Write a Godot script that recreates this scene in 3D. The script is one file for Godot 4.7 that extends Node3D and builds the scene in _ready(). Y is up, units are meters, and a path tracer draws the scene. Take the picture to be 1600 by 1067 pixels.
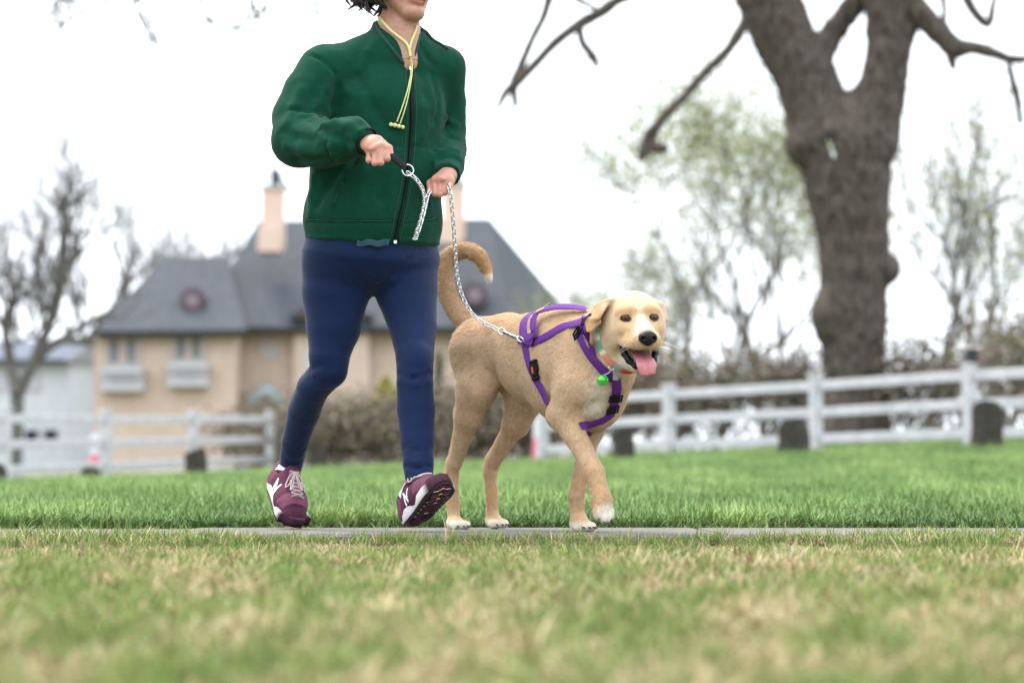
extends Node3D

func _ready() -> void:
	set_view_and_light()
	build_ground()
	build_houses()
	build_trees()
	build_fence()
	build_grass()
	build_person()
	build_dog()
	build_tack()

# camera, sky, sun, exposure
func set_view_and_light() -> void:
	var cam := Camera3D.new()
	cam.name = "camera"
	add_child(cam)
	cam.position = Vector3(0, EYE, 0)
	cam.rotation = Vector3(tilt, 0, 0)
	var lens := CameraAttributesPhysical.new()
	lens.frustum_focal_length = 85.0
	lens.frustum_near = 0.05
	lens.frustum_far = 2000.0
	lens.frustum_focus_distance = 6.6
	lens.exposure_aperture = 2.8
	cam.attributes = lens
	cam.fov = rad_to_deg(2.0 * atan(533.5 / FOCAL))
	cam.far = 2000.0
	cam.current = true
	var env := Environment.new()
	env.background_mode = Environment.BG_SKY
	var sky_mat := ProceduralSkyMaterial.new()
	sky_mat.sky_top_color = Color(0.95, 0.975, 1.0)
	sky_mat.sky_horizon_color = Color(0.76, 0.785, 0.81)
	sky_mat.ground_bottom_color = Color(0.45, 0.47, 0.42)
	sky_mat.ground_horizon_color = Color(0.7, 0.72, 0.7)
	sky_mat.sky_curve = 0.35
	sky_mat.sun_angle_max = 0.0
	var sky := Sky.new()
	sky.sky_material = sky_mat
	env.sky = sky
	env.tonemap_mode = Environment.TONE_MAPPER_LINEAR
	env.tonemap_exposure = 3.7
	env.sdfgi_enabled = true
	env.ssao_enabled = true
	env.ssil_enabled = true
	var we := WorldEnvironment.new()
	we.name = "daylight"
	we.environment = env
	add_child(we)
	var sun := DirectionalLight3D.new()
	sun.name = "sun"
	sun.light_energy = 0.5
	sun.light_angular_distance = 25.0
	sun.light_color = Color(1.0, 0.97, 0.92)
	sun.shadow_enabled = true
	add_child(sun)
	sun.look_at_from_position(Vector3.ZERO, Vector3(0.3, -1.0, 0.35))

# ------------------------------------------------------------------ view and ground
const FOCAL := 3778.0          # focal length in photo pixels (85 mm on a 36 mm frame 1600 px wide)
const EYE := 0.12              # height of the camera above the path
var tilt := atan(229.5 / FOCAL)

func P(px: float, py: float, d: float) -> Vector3:
	var x := (px - 800.0) / FOCAL * d
	var y := (533.5 - py) / FOCAL * d
	return Vector3(x, EYE + y * cos(tilt) + d * sin(tilt), y * sin(tilt) - d * cos(tilt))

func ramp(x: float, pts: Array) -> float:
	if x <= pts[0][0]: return pts[0][1]
	for i in range(1, pts.size()):
		if x < pts[i][0]:
			var t: float = (x - pts[i - 1][0]) / (pts[i][0] - pts[i - 1][0])
			return lerpf(pts[i - 1][1], pts[i][1], t)
	return pts[-1][1]

var ground_noise := FastNoiseLite.new()
func ground_y(x: float, z: float) -> float:
	var d := -z
	var h := ramp(d, [[-5.0, -0.16], [2.0, -0.112], [3.0, -0.088], [4.0, -0.068], [5.0, -0.052], [5.8, -0.04], [6.2, -0.03], [6.3, -0.025], [7.4, -0.015], [9.0, 0.02], [18.0, 0.17], [28.0, 0.36], [36.0, 0.5], [50.0, 0.75], [105.0, 1.5], [200.0, 2.4], [900.0, 4.0]])
	h += 0.04 * clampf(x, -14.0, 14.0) * smoothstep(9.0, 28.0, d)
	var bumps := smoothstep(6.1, 5.0, d) + smoothstep(7.5, 9.0, d)
	return h + ground_noise.get_noise_2d(x * 60.0, z * 60.0) * 0.018 * bumps

# ------------------------------------------------------------------ nodes
var used_names := {}
func numbered(called: String) -> String:
	var n: int = used_names.get(called, 0)
	used_names[called] = n + 1
	return called if n == 0 else "%s_%03d" % [called, n]

func thing(called: String, label: String, category: String, at := Vector3.ZERO, group := "") -> Node3D:
	var o := Node3D.new()
	o.name = numbered(called)
	o.position = at
	add_child(o)
	tag(o, label, category, group)
	return o

func tag(o: Node, label: String, category: String, group := "") -> void:
	o.set_meta("label", label)
	o.set_meta("category", category)
	if group: o.set_meta("group", group)

func part(called: String, m: Mesh, mat: Material, parent: Node, at := Vector3.ZERO) -> MeshInstance3D:
	var o := MeshInstance3D.new()
	o.name = numbered(called) if parent == self else called
	o.mesh = m
	o.material_override = mat
	if parent != self and parent is Node3D and parent.has_meta("base"):
		o.position = at - (parent.get_meta("base") as Vector3)
	else:
		o.position = at
	parent.add_child(o, true)
	return o

func structure(called: String, m: Mesh, mat: Material) -> MeshInstance3D:
	var o := part(called, m, mat, self)
	o.set_meta("kind", "structure")
	return o

# ------------------------------------------------------------------ materials
func lin(r: float, g: float, b: float) -> Color:
	return Color(r, g, b).linear_to_srgb()

func mat(c: Color, rough := 0.8, spec := 0.5) -> StandardMaterial3D:
	var m := StandardMaterial3D.new()
	m.albedo_color = c
	m.roughness = rough
	m.metallic_specular = spec
	return m

func vmat(rough := 0.8, spec := 0.4) -> StandardMaterial3D:
	var m := mat(Color.WHITE, rough, spec)
	m.vertex_color_use_as_albedo = true
	return m

func noise_tex(seed_: int, freq: float, lo: Color, hi: Color, size := 512, octaves := 4, type := FastNoiseLite.TYPE_SIMPLEX_SMOOTH) -> NoiseTexture2D:
	var n := FastNoiseLite.new()
	n.seed = seed_
	n.noise_type = type
	n.frequency = freq
	n.fractal_octaves = octaves
	var t := NoiseTexture2D.new()
	t.noise = n
	t.width = size
	t.height = size
	t.seamless = true
	var g := Gradient.new()
	g.set_color(0, lo)
	g.set_color(1, hi)
	t.color_ramp = g
	return t

func triplanar(m: StandardMaterial3D, scale: float, world := true) -> void:
	m.uv1_triplanar = true
	m.uv1_world_triplanar = world
	m.uv1_scale = Vector3.ONE * scale

func relief(m: StandardMaterial3D, seed_: int, freq: float, cm: float, size := 512, octaves := 4) -> void:
	m.heightmap_enabled = true
	m.heightmap_texture = noise_tex(seed_, freq, Color.BLACK, Color.WHITE, size, octaves)
	m.heightmap_scale = cm

# ------------------------------------------------------------------ mesh collecting
class Shape:
	var v := PackedVector3Array()
	var n := PackedVector3Array()
	var c := PackedColorArray()
	var uv := PackedVector2Array()
	var idx := PackedInt32Array()
	var colored := false

	func quad(a: Vector3, b: Vector3, c_: Vector3, d: Vector3) -> void:   # seen from outside: clockwise
		var nn := (c_ - a).cross(b - a).normalized()
		var s := v.size()
		for p in [a, b, c_, d]:
			v.append(p); n.append(nn)
		uv.append(Vector2(0, 0)); uv.append(Vector2(1, 0)); uv.append(Vector2(1, 1)); uv.append(Vector2(0, 1))
		idx.append_array(PackedInt32Array([s, s + 1, s + 2, s, s + 2, s + 3]))

	func tri(a: Vector3, b: Vector3, c_: Vector3) -> void:
		var nn := (c_ - a).cross(b - a).normalized()
		var s := v.size()
		for p in [a, b, c_]:
			v.append(p); n.append(nn); uv.append(Vector2(p.x, p.y))
		idx.append_array(PackedInt32Array([s, s + 1, s + 2]))

	func box(at: Vector3, size: Vector3, turn := Basis.IDENTITY, bevel := 0.0) -> void:
		var h := size / 2.0
		if bevel <= 0.0:
			var p := []
			for i in 8:
				p.append(at + turn * Vector3(h.x if i & 1 else -h.x, h.y if i & 2 else -h.y, h.z if i & 4 else -h.z))
			for f in [[4, 6, 7, 5], [1, 3, 2, 0], [5, 7, 3, 1], [0, 2, 6, 4], [6, 2, 3, 7], [0, 4, 5, 1]]:
				quad(p[f[0]], p[f[1]], p[f[2]], p[f[3]])
			return
		# bevelled: three inset slabs of faces joined by chamfers
		var b := minf(bevel, minf(h.x, minf(h.y, h.z)) * 0.9)
		var sgn := [-1.0, 1.0]
		for ax in 3:
			var a1 := (ax + 1) % 3
			var a2 := (ax + 2) % 3
			for s in sgn:
				var q := []
				for k in [[-1, -1], [1, -1], [1, 1], [-1, 1]]:
					var w := Vector3.ZERO
					w[ax] = s * h[ax]
					w[a1] = k[0] * (h[a1] - b)
					w[a2] = k[1] * (h[a2] - b)
					q.append(at + turn * w)
				if s < 0: quad(q[0], q[1], q[2], q[3])
				else: quad(q[3], q[2], q[1], q[0])
		for ax in 3:                      # edges along ax
			var a1 := (ax + 1) % 3
			var a2 := (ax + 2) % 3
			for s1 in sgn:
				for s2 in sgn:
					var e := []
					for k in [[-1, 0], [1, 0], [1, 1], [-1, 1]]:
						var w := Vector3.ZERO
						w[ax] = k[0] * (h[ax] - b)
						w[a1] = s1 * (h[a1] if k[1] == 0 else h[a1] - b)
						w[a2] = s2 * (h[a2] - b if k[1] == 0 else h[a2])
						e.append(at + turn * w)
					if s1 * s2 > 0: quad(e[3], e[2], e[1], e[0])
					else: quad(e[0], e[1], e[2], e[3])
		for sx in sgn:
			for sy in sgn:
				for sz in sgn:
					var p0 := at + turn * Vector3(sx * h.x, sy * (h.y - b), sz * (h.z - b))
					var p1 := at + turn * Vector3(sx * (h.x - b), sy * h.y, sz * (h.z - b))
					var p2 := at + turn * Vector3(sx * (h.x - b), sy * (h.y - b), sz * h.z)
					if sx * sy * sz > 0: tri(p2, p1, p0)
					else: tri(p0, p1, p2)

	func tube(pts: Array, radii: Array, sides := 8, flat := 1.0, side_hint := Vector3.ZERO, cap := true) -> void:
		# a round (or flattened) bar swept along points
		var s0 := v.size()
		var m := pts.size()
		var u := Vector3.ZERO
		for i in m:
			var t: Vector3 = (pts[mini(i + 1, m - 1)] - pts[maxi(i - 1, 0)]).normalized()
			if i == 0 or side_hint != Vector3.ZERO:
				var hint := side_hint if side_hint != Vector3.ZERO else (Vector3.RIGHT if absf(t.x) < 0.8 else Vector3.UP)
				u = (hint - t * hint.dot(t)).normalized()
			else:
				u = (u - t * u.dot(t)).normalized()
			var w := t.cross(u)
			var r: float = radii[i] if radii.size() > 1 else radii[0]
			for k in sides:
				var a := TAU * k / sides
				var dirn := u * cos(a) + w * sin(a) * flat
				v.append(pts[i] + dirn * r)
				n.append((u * cos(a) * flat + w * sin(a)).normalized())
				uv.append(Vector2(float(k) / sides, i))
		for i in m - 1:
			for k in sides:
				var a := s0 + i * sides + k
				var b := s0 + i * sides + (k + 1) % sides
				idx.append_array(PackedInt32Array([a, a + sides, b + sides, a, b + sides, b]))
		if cap:
			for e in 2:
				var i := 0 if e == 0 else m - 1
				var t: Vector3 = ((pts[1] - pts[0]) if e == 0 else (pts[m - 1] - pts[m - 2])).normalized() * (-1.0 if e == 0 else 1.0)
				var s := v.size()
				v.append(pts[i]); n.append(t); uv.append(Vector2.ZERO)
				for k in sides:
					v.append(v[s0 + i * sides + k]); n.append(t); uv.append(Vector2.ZERO)
				for k in sides:
					var b := s + 1 + (k + 1) % sides
					if e == 0: idx.append_array(PackedInt32Array([s, s + 1 + k, b]))
					else: idx.append_array(PackedInt32Array([s, b, s + 1 + k]))

	func mesh() -> ArrayMesh:
		var a := []
		a.resize(Mesh.ARRAY_MAX)
		a[Mesh.ARRAY_VERTEX] = v
		a[Mesh.ARRAY_NORMAL] = n
		if colored: a[Mesh.ARRAY_COLOR] = c
		if uv.size() == v.size(): a[Mesh.ARRAY_TEX_UV] = uv
		a[Mesh.ARRAY_INDEX] = idx
		var m := ArrayMesh.new()
		m.add_surface_from_arrays(Mesh.PRIMITIVE_TRIANGLES, a)
		return m

	func color_all(col: Color) -> void:     # fills colours for the vertices added since the last call
		colored = true
		while c.size() < v.size(): c.append(col)

	func center(about: Vector3) -> void:
		for i in v.size(): v[i] -= about

func box_mesh(size: Vector3, bevel := 0.0) -> ArrayMesh:
	var s := Shape.new()
	s.box(Vector3.ZERO, size, Basis.IDENTITY, bevel)
	return s.mesh()

func curve(pts: Array, per := 6) -> Array:      # smooth points through pts (Catmull-Rom)
	var out := []
	for i in pts.size() - 1:
		var p0 = pts[maxi(i - 1, 0)]
		var p1 = pts[i]
		var p2 = pts[i + 1]
		var p3 = pts[mini(i + 2, pts.size() - 1)]
		for k in per:
			var t := float(k) / per
			out.append(0.5 * ((2.0 * p1) + (p2 - p0) * t + (2.0 * p0 - 5.0 * p1 + 4.0 * p2 - p3) * t * t + (3.0 * p1 - p0 - 3.0 * p2 + p3) * t * t * t))
	out.append(pts[-1])
	return out

# ------------------------------------------------------------------ blended bodies: tapered elliptic bones joined by a smooth minimum, meshed as surface nets
class Bone:
	var a := Vector3.ZERO
	var w := Vector3.UP
	var u := Vector3.RIGHT
	var s := Vector3.BACK
	var length := 0.0
	var ru0 := 0.1
	var ru1 := 0.1
	var rs0 := 0.1
	var rs1 := 0.1
	var rc0 := 0.1
	var rc1 := 0.1
	var k := 0.02
	var op := 0          # 0 joined, 1 carved out, 2 a fold laid over the surface
	var amp := 0.0
	func dist(p: Vector3) -> float:
		var q := p - a
		var t := q.dot(w)
		var h := clampf(t / length, 0.0, 1.0)
		var ru := ru0 + (ru1 - ru0) * h
		var rs := rs0 + (rs1 - rs0) * h
		var rc := rc0 + (rc1 - rc0) * h
		var x := q.dot(u) / ru
		var y := q.dot(s) / rs
		var z := (t - h * length) / rc
		var l := sqrt(x * x + y * y + z * z)
		if l < 0.0001: return -minf(ru, rs)
		x /= ru; y /= rs; z /= rc
		return l * (l - 1.0) / sqrt(x * x + y * y + z * z)

class Body:
	var bones: Array[Bone] = []
	var warp: Callable
	var warped := false
	var warp_reach := 0.008

	func bone(a: Vector3, b: Vector3, r0: float, r1: float, k := 0.02) -> Bone:
		return flat(a, b, Vector3.RIGHT, r0, r0, r1, r1, k)

	# elliptic bone: radius ru along hint, rs across
	func flat(a: Vector3, b: Vector3, hint: Vector3, ru0: float, rs0: float, ru1: float, rs1: float, k := 0.02) -> Bone:
		var o := Bone.new()
		o.a = a
		o.length = maxf(a.distance_to(b), 0.0005)
		o.w = (b - a).normalized() if a.distance_to(b) > 0.0004 else (Vector3.UP if absf(hint.normalized().y) < 0.9 else Vector3.BACK)
		var hh := hint
		if absf(hh.normalized().dot(o.w)) > 0.97: hh = Vector3.BACK if absf(o.w.z) < 0.8 else Vector3.UP
		o.u = (hh - o.w * hh.dot(o.w)).normalized()
		o.s = o.w.cross(o.u)
		o.ru0 = ru0; o.rs0 = rs0; o.ru1 = ru1; o.rs1 = rs1
		o.rc0 = minf(ru0, rs0); o.rc1 = minf(ru1, rs1)
		o.k = k
		bones.append(o)
		return o

	# ellipsoid with radii r along the axes of turn
	func ball(at: Vector3, r: Vector3, k := 0.02, turn := Basis.IDENTITY) -> Bone:
		var o := Bone.new()
		o.u = turn.x; o.w = turn.y; o.s = turn.z
		o.length = 0.0005
		o.a = at
		o.ru0 = r.x; o.ru1 = r.x; o.rc0 = r.y; o.rc1 = r.y; o.rs0 = r.z; o.rs1 = r.z
		o.k = k
		bones.append(o)
		return o

	func carve(b: Bone) -> void:
		b.op = 1

	# a ridge (amp > 0) or a groove (amp < 0) of that height and width along points
	func fold(pts: Array, width: float, amp: float) -> void:
		for i in pts.size() - 1:
			var o := Bone.new()
			o.op = 2
			o.a = pts[i]
			o.length = maxf((pts[i + 1] - pts[i]).length(), 0.0005)
			o.w = (pts[i + 1] - pts[i]).normalized()
			o.ru0 = width
			o.amp = amp / (1.0 if pts.size() < 3 else 1.25)
			bones.append(o)

	func fold_at(o: Bone, p: Vector3) -> float:
		var q := p - o.a
		var t := clampf(q.dot(o.w), 0.0, o.length)
		var e := (q - o.w * t).length_squared() / (o.ru0 * o.ru0)
		return 0.0 if e > 5.0 else o.amp * exp(-e)

	func at(p: Vector3, list: Array[Bone]) -> float:
		var d := 1.0
		for o in list:
			if o.op == 0:
				var e := o.dist(p)
				var h := o.k - absf(d - e)
				d = minf(d, e) - (h * h / (4.0 * o.k) if h > 0.0 else 0.0)
			elif o.op == 1:
				var e := -o.dist(p)
				var h := o.k - absf(d - e)
				d = maxf(d, e) + (h * h / (4.0 * o.k) if h > 0.0 else 0.0)
			elif absf(d) < 0.03:
				d -= fold_at(o, p)
		if warped and absf(d) < warp_reach: d -= warp.call(p)
		return d

	func near(c: Vector3, reach: float) -> Array[Bone]:
		var out: Array[Bone] = []
		var ds := PackedFloat32Array()
		var best := 10.0
		for o in bones:
			var e := 10.0
			if o.op == 2:
				var q := c - o.a
				e = (q - o.w * clampf(q.dot(o.w), 0.0, o.length)).length()
			else:
				e = o.dist(c)
				if o.op == 0: best = minf(best, e)
			ds.append(e)
		for i in bones.size():
			var o := bones[i]
			if o.op == 0 and ds[i] < best + 2.15 * reach + o.k: out.append(o)
			elif o.op == 1 and ds[i] < 1.6 * reach + o.k: out.append(o)
			elif o.op == 2 and ds[i] < reach + 2.3 * o.ru0: out.append(o)
		return out

	func value(p: Vector3) -> float:
		return at(p, near(p, 0.01))

	func push_out(p: Vector3, lift: float) -> Vector3:       # the surface point nearest to p, lifted
		var q := p
		for i in 8:
			var l := near(q, 0.03)
			var d := at(q, l) - lift
			if absf(d) < 0.0003: break
			q -= slope(q, l) * d * 0.9
		return q

	func slope(p: Vector3, list: Array[Bone]) -> Vector3:
		var e := 0.0015
		return Vector3(at(p + Vector3(e, 0, 0), list) - at(p - Vector3(e, 0, 0), list), at(p + Vector3(0, e, 0), list) - at(p - Vector3(0, e, 0), list), at(p + Vector3(0, 0, e), list) - at(p - Vector3(0, 0, e), list)).normalized()

	func cast(from: Vector3, to: Vector3, lift := 0.0) -> Vector3:    # first hit of a ray
		var dir := (to - from).normalized()
		var t := 0.0
		var far := from.distance_to(to) + 0.6
		while t < far:
			var d := value(from + dir * t) - lift
			if d < 0.0004: return from + dir * t
			t += maxf(d * 0.75, 0.0006)
		return to

	# the same as at(), from flat arrays that a thread keeps to itself
	func flat_at(p: Vector3, n: int, A: PackedVector3Array, W: PackedVector3Array, U: PackedVector3Array, S: PackedVector3Array, F: PackedFloat32Array) -> float:
		var d := 1.0
		var j := 0
		for i in n:
			var q := p - A[i]
			var op := F[j + 8]
			if op > 1.5:
				if absf(d) < 0.03:
					var tt := clampf(q.dot(W[i]), 0.0, F[j])
					var ee := (q - W[i] * tt).length_squared() * F[j + 1]
					if ee < 5.0: d -= F[j + 9] * exp(-ee)
				j += 10
				continue
			var t := q.dot(W[i])
			var h := clampf(t / F[j], 0.0, 1.0)
			var ru := F[j + 1] + F[j + 2] * h
			var rs := F[j + 3] + F[j + 4] * h
			var rc := F[j + 5] + F[j + 6] * h
			var v := Vector3(q.dot(U[i]) / ru, q.dot(S[i]) / rs, (t - h * F[j]) / rc)
			var l := v.length()
			var e := -minf(ru, rs)
			if l > 0.0001: e = l * (l - 1.0) / (v / Vector3(ru, rs, rc)).length()
			var k := F[j + 7]
			if op > 0.5:
				e = -e
				var g := k - absf(d - e)
				d = maxf(d, e) + (g * g / (4.0 * k) if g > 0.0 else 0.0)
			else:
				var g := k - absf(d - e)
				d = minf(d, e) - (g * g / (4.0 * k) if g > 0.0 else 0.0)
			j += 10
		if warped and absf(d) < warp_reach: d -= warp.call(p)
		return d

	# the surface points and crossed edges in some of the layers of blocks
	func scan(lo: Vector3, counts: Vector3i, cell: float, first: int, by: int) -> Array:
		var N := 8
		var M := N + 1
		var reach := cell * N * 0.5 * 1.7321
		var sy := counts.x * N + 2
		var sz := sy * (counts.y * N + 2)
		var val := PackedFloat32Array()
		val.resize(M * M * M)
		var verts := PackedVector3Array()
		var keys := PackedInt64Array()
		var edges := PackedInt64Array()
		for bz in range(first, counts.z, by):
			for by_ in counts.y:
				for bx in counts.x:
					var o := lo + Vector3(bx, by_, bz) * cell * N
					var c := o + Vector3.ONE * cell * N * 0.5
					var best := 10.0
					for b in bones:
						if b.op == 0:
							best = minf(best, b.dist(c) - b.k * 0.5)
							if best < 0.0: break
					if best > reach * 1.3 + 0.012: continue
					var list := near(c, reach)
					if absf(at(c, list)) > reach * 1.6 + 0.01: continue
					var n_of := list.size()
					var A := PackedVector3Array(); var W := PackedVector3Array(); var U := PackedVector3Array(); var S := PackedVector3Array()
					var F := PackedFloat32Array()
					for q in list:
						A.append(q.a); W.append(q.w); U.append(q.u); S.append(q.s)
						F.append_array(PackedFloat32Array([q.length, q.ru0 if q.op < 2 else 1.0 / (q.ru0 * q.ru0), q.ru1 - q.ru0, q.rs0, q.rs1 - q.rs0, q.rc0, q.rc1 - q.rc0, q.k, q.op, q.amp]))
					var some_in := false
					var some_out := false
					for z in M:
						for y in M:
							var row := (z * M + y) * M
							var x := 0
							while x < M:
								var d := flat_at(o + Vector3(x, y, z) * cell, n_of, A, W, U, S, F)
								val[row + x] = d
								if d < 0.0: some_in = true
								else: some_out = true
								x += 1
								var skip := int((absf(d) * 0.7) / cell) - 1
								while skip > 0 and x < M:
									val[row + x] = d
									x += 1
									skip -= 1
					if not (some_in and some_out): continue
					for z in N:
						for y in N:
							for x in N:
								var i := (z * M + y) * M + x
								var v0 := val[i]; var v1 := val[i + 1]; var v2 := val[i + M]; var v3 := val[i + M + 1]
								var i4 := i + M * M
								var v4 := val[i4]; var v5 := val[i4 + 1]; var v6 := val[i4 + M]; var v7 := val[i4 + M + 1]
								var inside := int(v0 < 0.0) + int(v1 < 0.0) + int(v2 < 0.0) + int(v3 < 0.0) + int(v4 < 0.0) + int(v5 < 0.0) + int(v6 < 0.0) + int(v7 < 0.0)
								if inside == 0 or inside == 8: continue
								var sum := Vector3.ZERO
								var n := 0
								if (v0 < 0.0) != (v1 < 0.0): sum += Vector3(v0 / (v0 - v1), 0, 0); n += 1
								if (v2 < 0.0) != (v3 < 0.0): sum += Vector3(v2 / (v2 - v3), 1, 0); n += 1
								if (v4 < 0.0) != (v5 < 0.0): sum += Vector3(v4 / (v4 - v5), 0, 1); n += 1
								if (v6 < 0.0) != (v7 < 0.0): sum += Vector3(v6 / (v6 - v7), 1, 1); n += 1
								if (v0 < 0.0) != (v2 < 0.0): sum += Vector3(0, v0 / (v0 - v2), 0); n += 1
								if (v1 < 0.0) != (v3 < 0.0): sum += Vector3(1, v1 / (v1 - v3), 0); n += 1
								if (v4 < 0.0) != (v6 < 0.0): sum += Vector3(0, v4 / (v4 - v6), 1); n += 1
								if (v5 < 0.0) != (v7 < 0.0): sum += Vector3(1, v5 / (v5 - v7), 1); n += 1
								if (v0 < 0.0) != (v4 < 0.0): sum += Vector3(0, 0, v0 / (v0 - v4)); n += 1
								if (v1 < 0.0) != (v5 < 0.0): sum += Vector3(1, 0, v1 / (v1 - v5)); n += 1
								if (v2 < 0.0) != (v6 < 0.0): sum += Vector3(0, 1, v2 / (v2 - v6)); n += 1
								if (v3 < 0.0) != (v7 < 0.0): sum += Vector3(1, 1, v3 / (v3 - v7)); n += 1
								var key := (bx * N + x) + (by_ * N + y) * sy + (bz * N + z) * sz
								keys.append(key)
								verts.append(o + (Vector3(x, y, z) + sum / n) * cell)
								var e := key * 8
								if (v0 < 0.0) != (v1 < 0.0): edges.append(e + (4 if v0 < 0.0 else 0))
								if (v0 < 0.0) != (v2 < 0.0): edges.append(e + 1 + (4 if v0 < 0.0 else 0))
								if (v0 < 0.0) != (v4 < 0.0): edges.append(e + 2 + (4 if v0 < 0.0 else 0))
		return [verts, keys, edges]

	# appends the surface inside lo..hi to the shape; tint(point, normal) gives linear colours
	func mesh_into(out: Shape, lo: Vector3, hi: Vector3, cell: float, tint: Callable) -> void:
		var N := 8
		var counts := Vector3i(((hi - lo) / (cell * N)).ceil())
		var first := out.v.size()
		var sy := counts.x * N + 2
		var sz := sy * (counts.y * N + 2)
		var vert_of := {}
		var edges := PackedInt64Array()
		var crew: Array[Thread] = []
		for i in 6:
			var t := Thread.new()
			t.start(scan.bind(lo, counts, cell, i, 6))
			crew.append(t)
		for t in crew:
			var got: Array = t.wait_to_finish()
			var keys: PackedInt64Array = got[1]
			var from := out.v.size()
			for i in keys.size(): vert_of[keys[i]] = from + i
			out.v.append_array(got[0])
			edges.append_array(got[2])
		var step := [1, sy, sz]
		for e in edges:
			var key := e >> 3
			var ax := int(e & 3)
			var s1: int = step[(ax + 1) % 3]
			var s2: int = step[(ax + 2) % 3]
			var a: int = vert_of.get(key, -1)
			var b: int = vert_of.get(key - s1, -1)
			var c: int = vert_of.get(key - s1 - s2, -1)
			var d: int = vert_of.get(key - s2, -1)
			if a < 0 or b < 0 or c < 0 or d < 0: continue
			if e & 4: out.idx.append_array(PackedInt32Array([a, c, b, a, d, c]))
			else: out.idx.append_array(PackedInt32Array([a, b, c, a, c, d]))
		# normals from the faces
		var nn := PackedVector3Array()
		nn.resize(out.v.size())
		for i in range(0, out.idx.size(), 3):
			var a := out.idx[i]; var b := out.idx[i + 1]; var c := out.idx[i + 2]
			if a < first: continue
			var f := (out.v[c] - out.v[a]).cross(out.v[b] - out.v[a])
			nn[a] += f; nn[b] += f; nn[c] += f
		out.colored = true
		for i in range(first, out.v.size()):
			var m := nn[i].normalized()
			out.n.append(m)
			out.c.append(tint.call(out.v[i], m))

# ------------------------------------------------------------------ ground, path, road
func sheet(xs: Array, zs: Array, height: Callable) -> ArrayMesh:
	var s := Shape.new()
	for z in zs:
		for x in xs:
			s.v.append(Vector3(x, height.call(x, z), z))
			s.uv.append(Vector2(x, z))
	var w := xs.size()
	s.n.resize(s.v.size())
	for j in zs.size():
		for i in w:
			var dx: Vector3 = s.v[j * w + mini(i + 1, w - 1)] - s.v[j * w + maxi(i - 1, 0)]
			var dz: Vector3 = s.v[mini(j + 1, zs.size() - 1) * w + i] - s.v[maxi(j - 1, 0) * w + i]
			var nn := dz.cross(dx).normalized()
			s.n[j * w + i] = nn if nn.y > 0 else -nn
	for j in zs.size() - 1:
		for i in w - 1:
			var a := j * w + i
			s.idx.append_array(PackedInt32Array([a, a + w, a + w + 1, a, a + w + 1, a + 1]))   # zs run away from the viewer
	# front faces clockwise from above
	for i in range(0, s.idx.size(), 3):
		var a := s.v[s.idx[i]]; var b := s.v[s.idx[i + 1]]; var c := s.v[s.idx[i + 2]]
		if (c - a).cross(b - a).y < 0.0:
			var t := s.idx[i + 1]
			s.idx[i + 1] = s.idx[i + 2]
			s.idx[i + 2] = t
	return s.mesh()

func steps(lo: float, hi: float, by: float) -> Array:
	var out := []
	var n := int(round(absf(hi - lo) / by))
	for i in n + 1: out.append(lo + (hi - lo) * i / n)
	return out

func build_ground() -> void:
	ground_noise.seed = 4
	ground_noise.frequency = 0.02
	ground_noise.fractal_octaves = 3
	var soil := mat(Color.WHITE, 1.0, 0.2)
	soil.albedo_texture = noise_tex(5, 0.02, lin(0.06, 0.075, 0.025), lin(0.2, 0.18, 0.09), 1024, 5)
	triplanar(soil, 1.1)
	relief(soil, 6, 0.05, 1.2, 512, 4)
	var xs := [-900.0, -300.0, -100.0, -50.0, -30.0] + steps(-20.0, -4.0, 1.0) + steps(-3.9, 3.9, 0.1) + steps(4.0, 20.0, 1.0) + [30.0, 50.0, 100.0, 300.0, 900.0]
	var zs := [60.0, 20.0, 5.0] + steps(1.0, -1.5, 0.5) + steps(-1.8, -12.0, 0.12) + steps(-12.5, -34.0, 0.5) + [-36.0, -38.0, -40.0, -43.0, -46.0, -50.0, -60.0, -75.0, -90.0, -105.0, -130.0, -160.0, -200.0, -400.0, -900.0]
	var g := structure("ground", sheet(xs, zs, ground_y), soil)
	tag(g, "lawn soil with patchy green and straw tones", "ground")

	# concrete footpath of separate slabs
	var concrete := mat(Color.WHITE, 0.9, 0.3)
	concrete.albedo_texture = noise_tex(9, 0.03, lin(0.085, 0.08, 0.072), lin(0.17, 0.16, 0.145), 512, 5)
	triplanar(concrete, 1.7)
	relief(concrete, 10, 0.15, 0.25)
	var path := Node3D.new()
	path.name = "footpath"
	path.set_meta("kind", "structure")
	tag(path, "narrow pale concrete footpath edged by grass", "path")
	add_child(path)
	var slab := box_mesh(Vector3(1.49, 0.1, 1.02), 0.008)
	var rng := RandomNumberGenerator.new()
	rng.seed = 3
	for i in 13:
		var o := part("slab", slab, concrete, path, Vector3(-9.2 + i * 1.5, -0.05 + rng.randf_range(-0.002, 0.002), -6.82))
		o.rotation.z = rng.randf_range(-0.001, 0.001)

	var asphalt := mat(Color.WHITE, 0.95, 0.3)
	asphalt.albedo_texture = noise_tex(12, 0.03, lin(0.2, 0.2, 0.21), lin(0.32, 0.32, 0.33), 512, 4)
	triplanar(asphalt, 0.6)
	var road := structure("road", sheet([-60.0, -30.0, -15.0, -10.0, -5.0, 0.0, 5.0, 10.0, 15.0, 30.0, 60.0], steps(-40.0, -49.0, 1.0), func(x, z): return ground_y(x, z) + 0.03), asphalt)
	tag(road, "pale grey road running behind the white fence", "road")

# ------------------------------------------------------------------ houses
func poly(s: Shape, pts: Array) -> void:
	for i in range(1, pts.size() - 1): s.tri(pts[0], pts[i], pts[i + 1])

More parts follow.
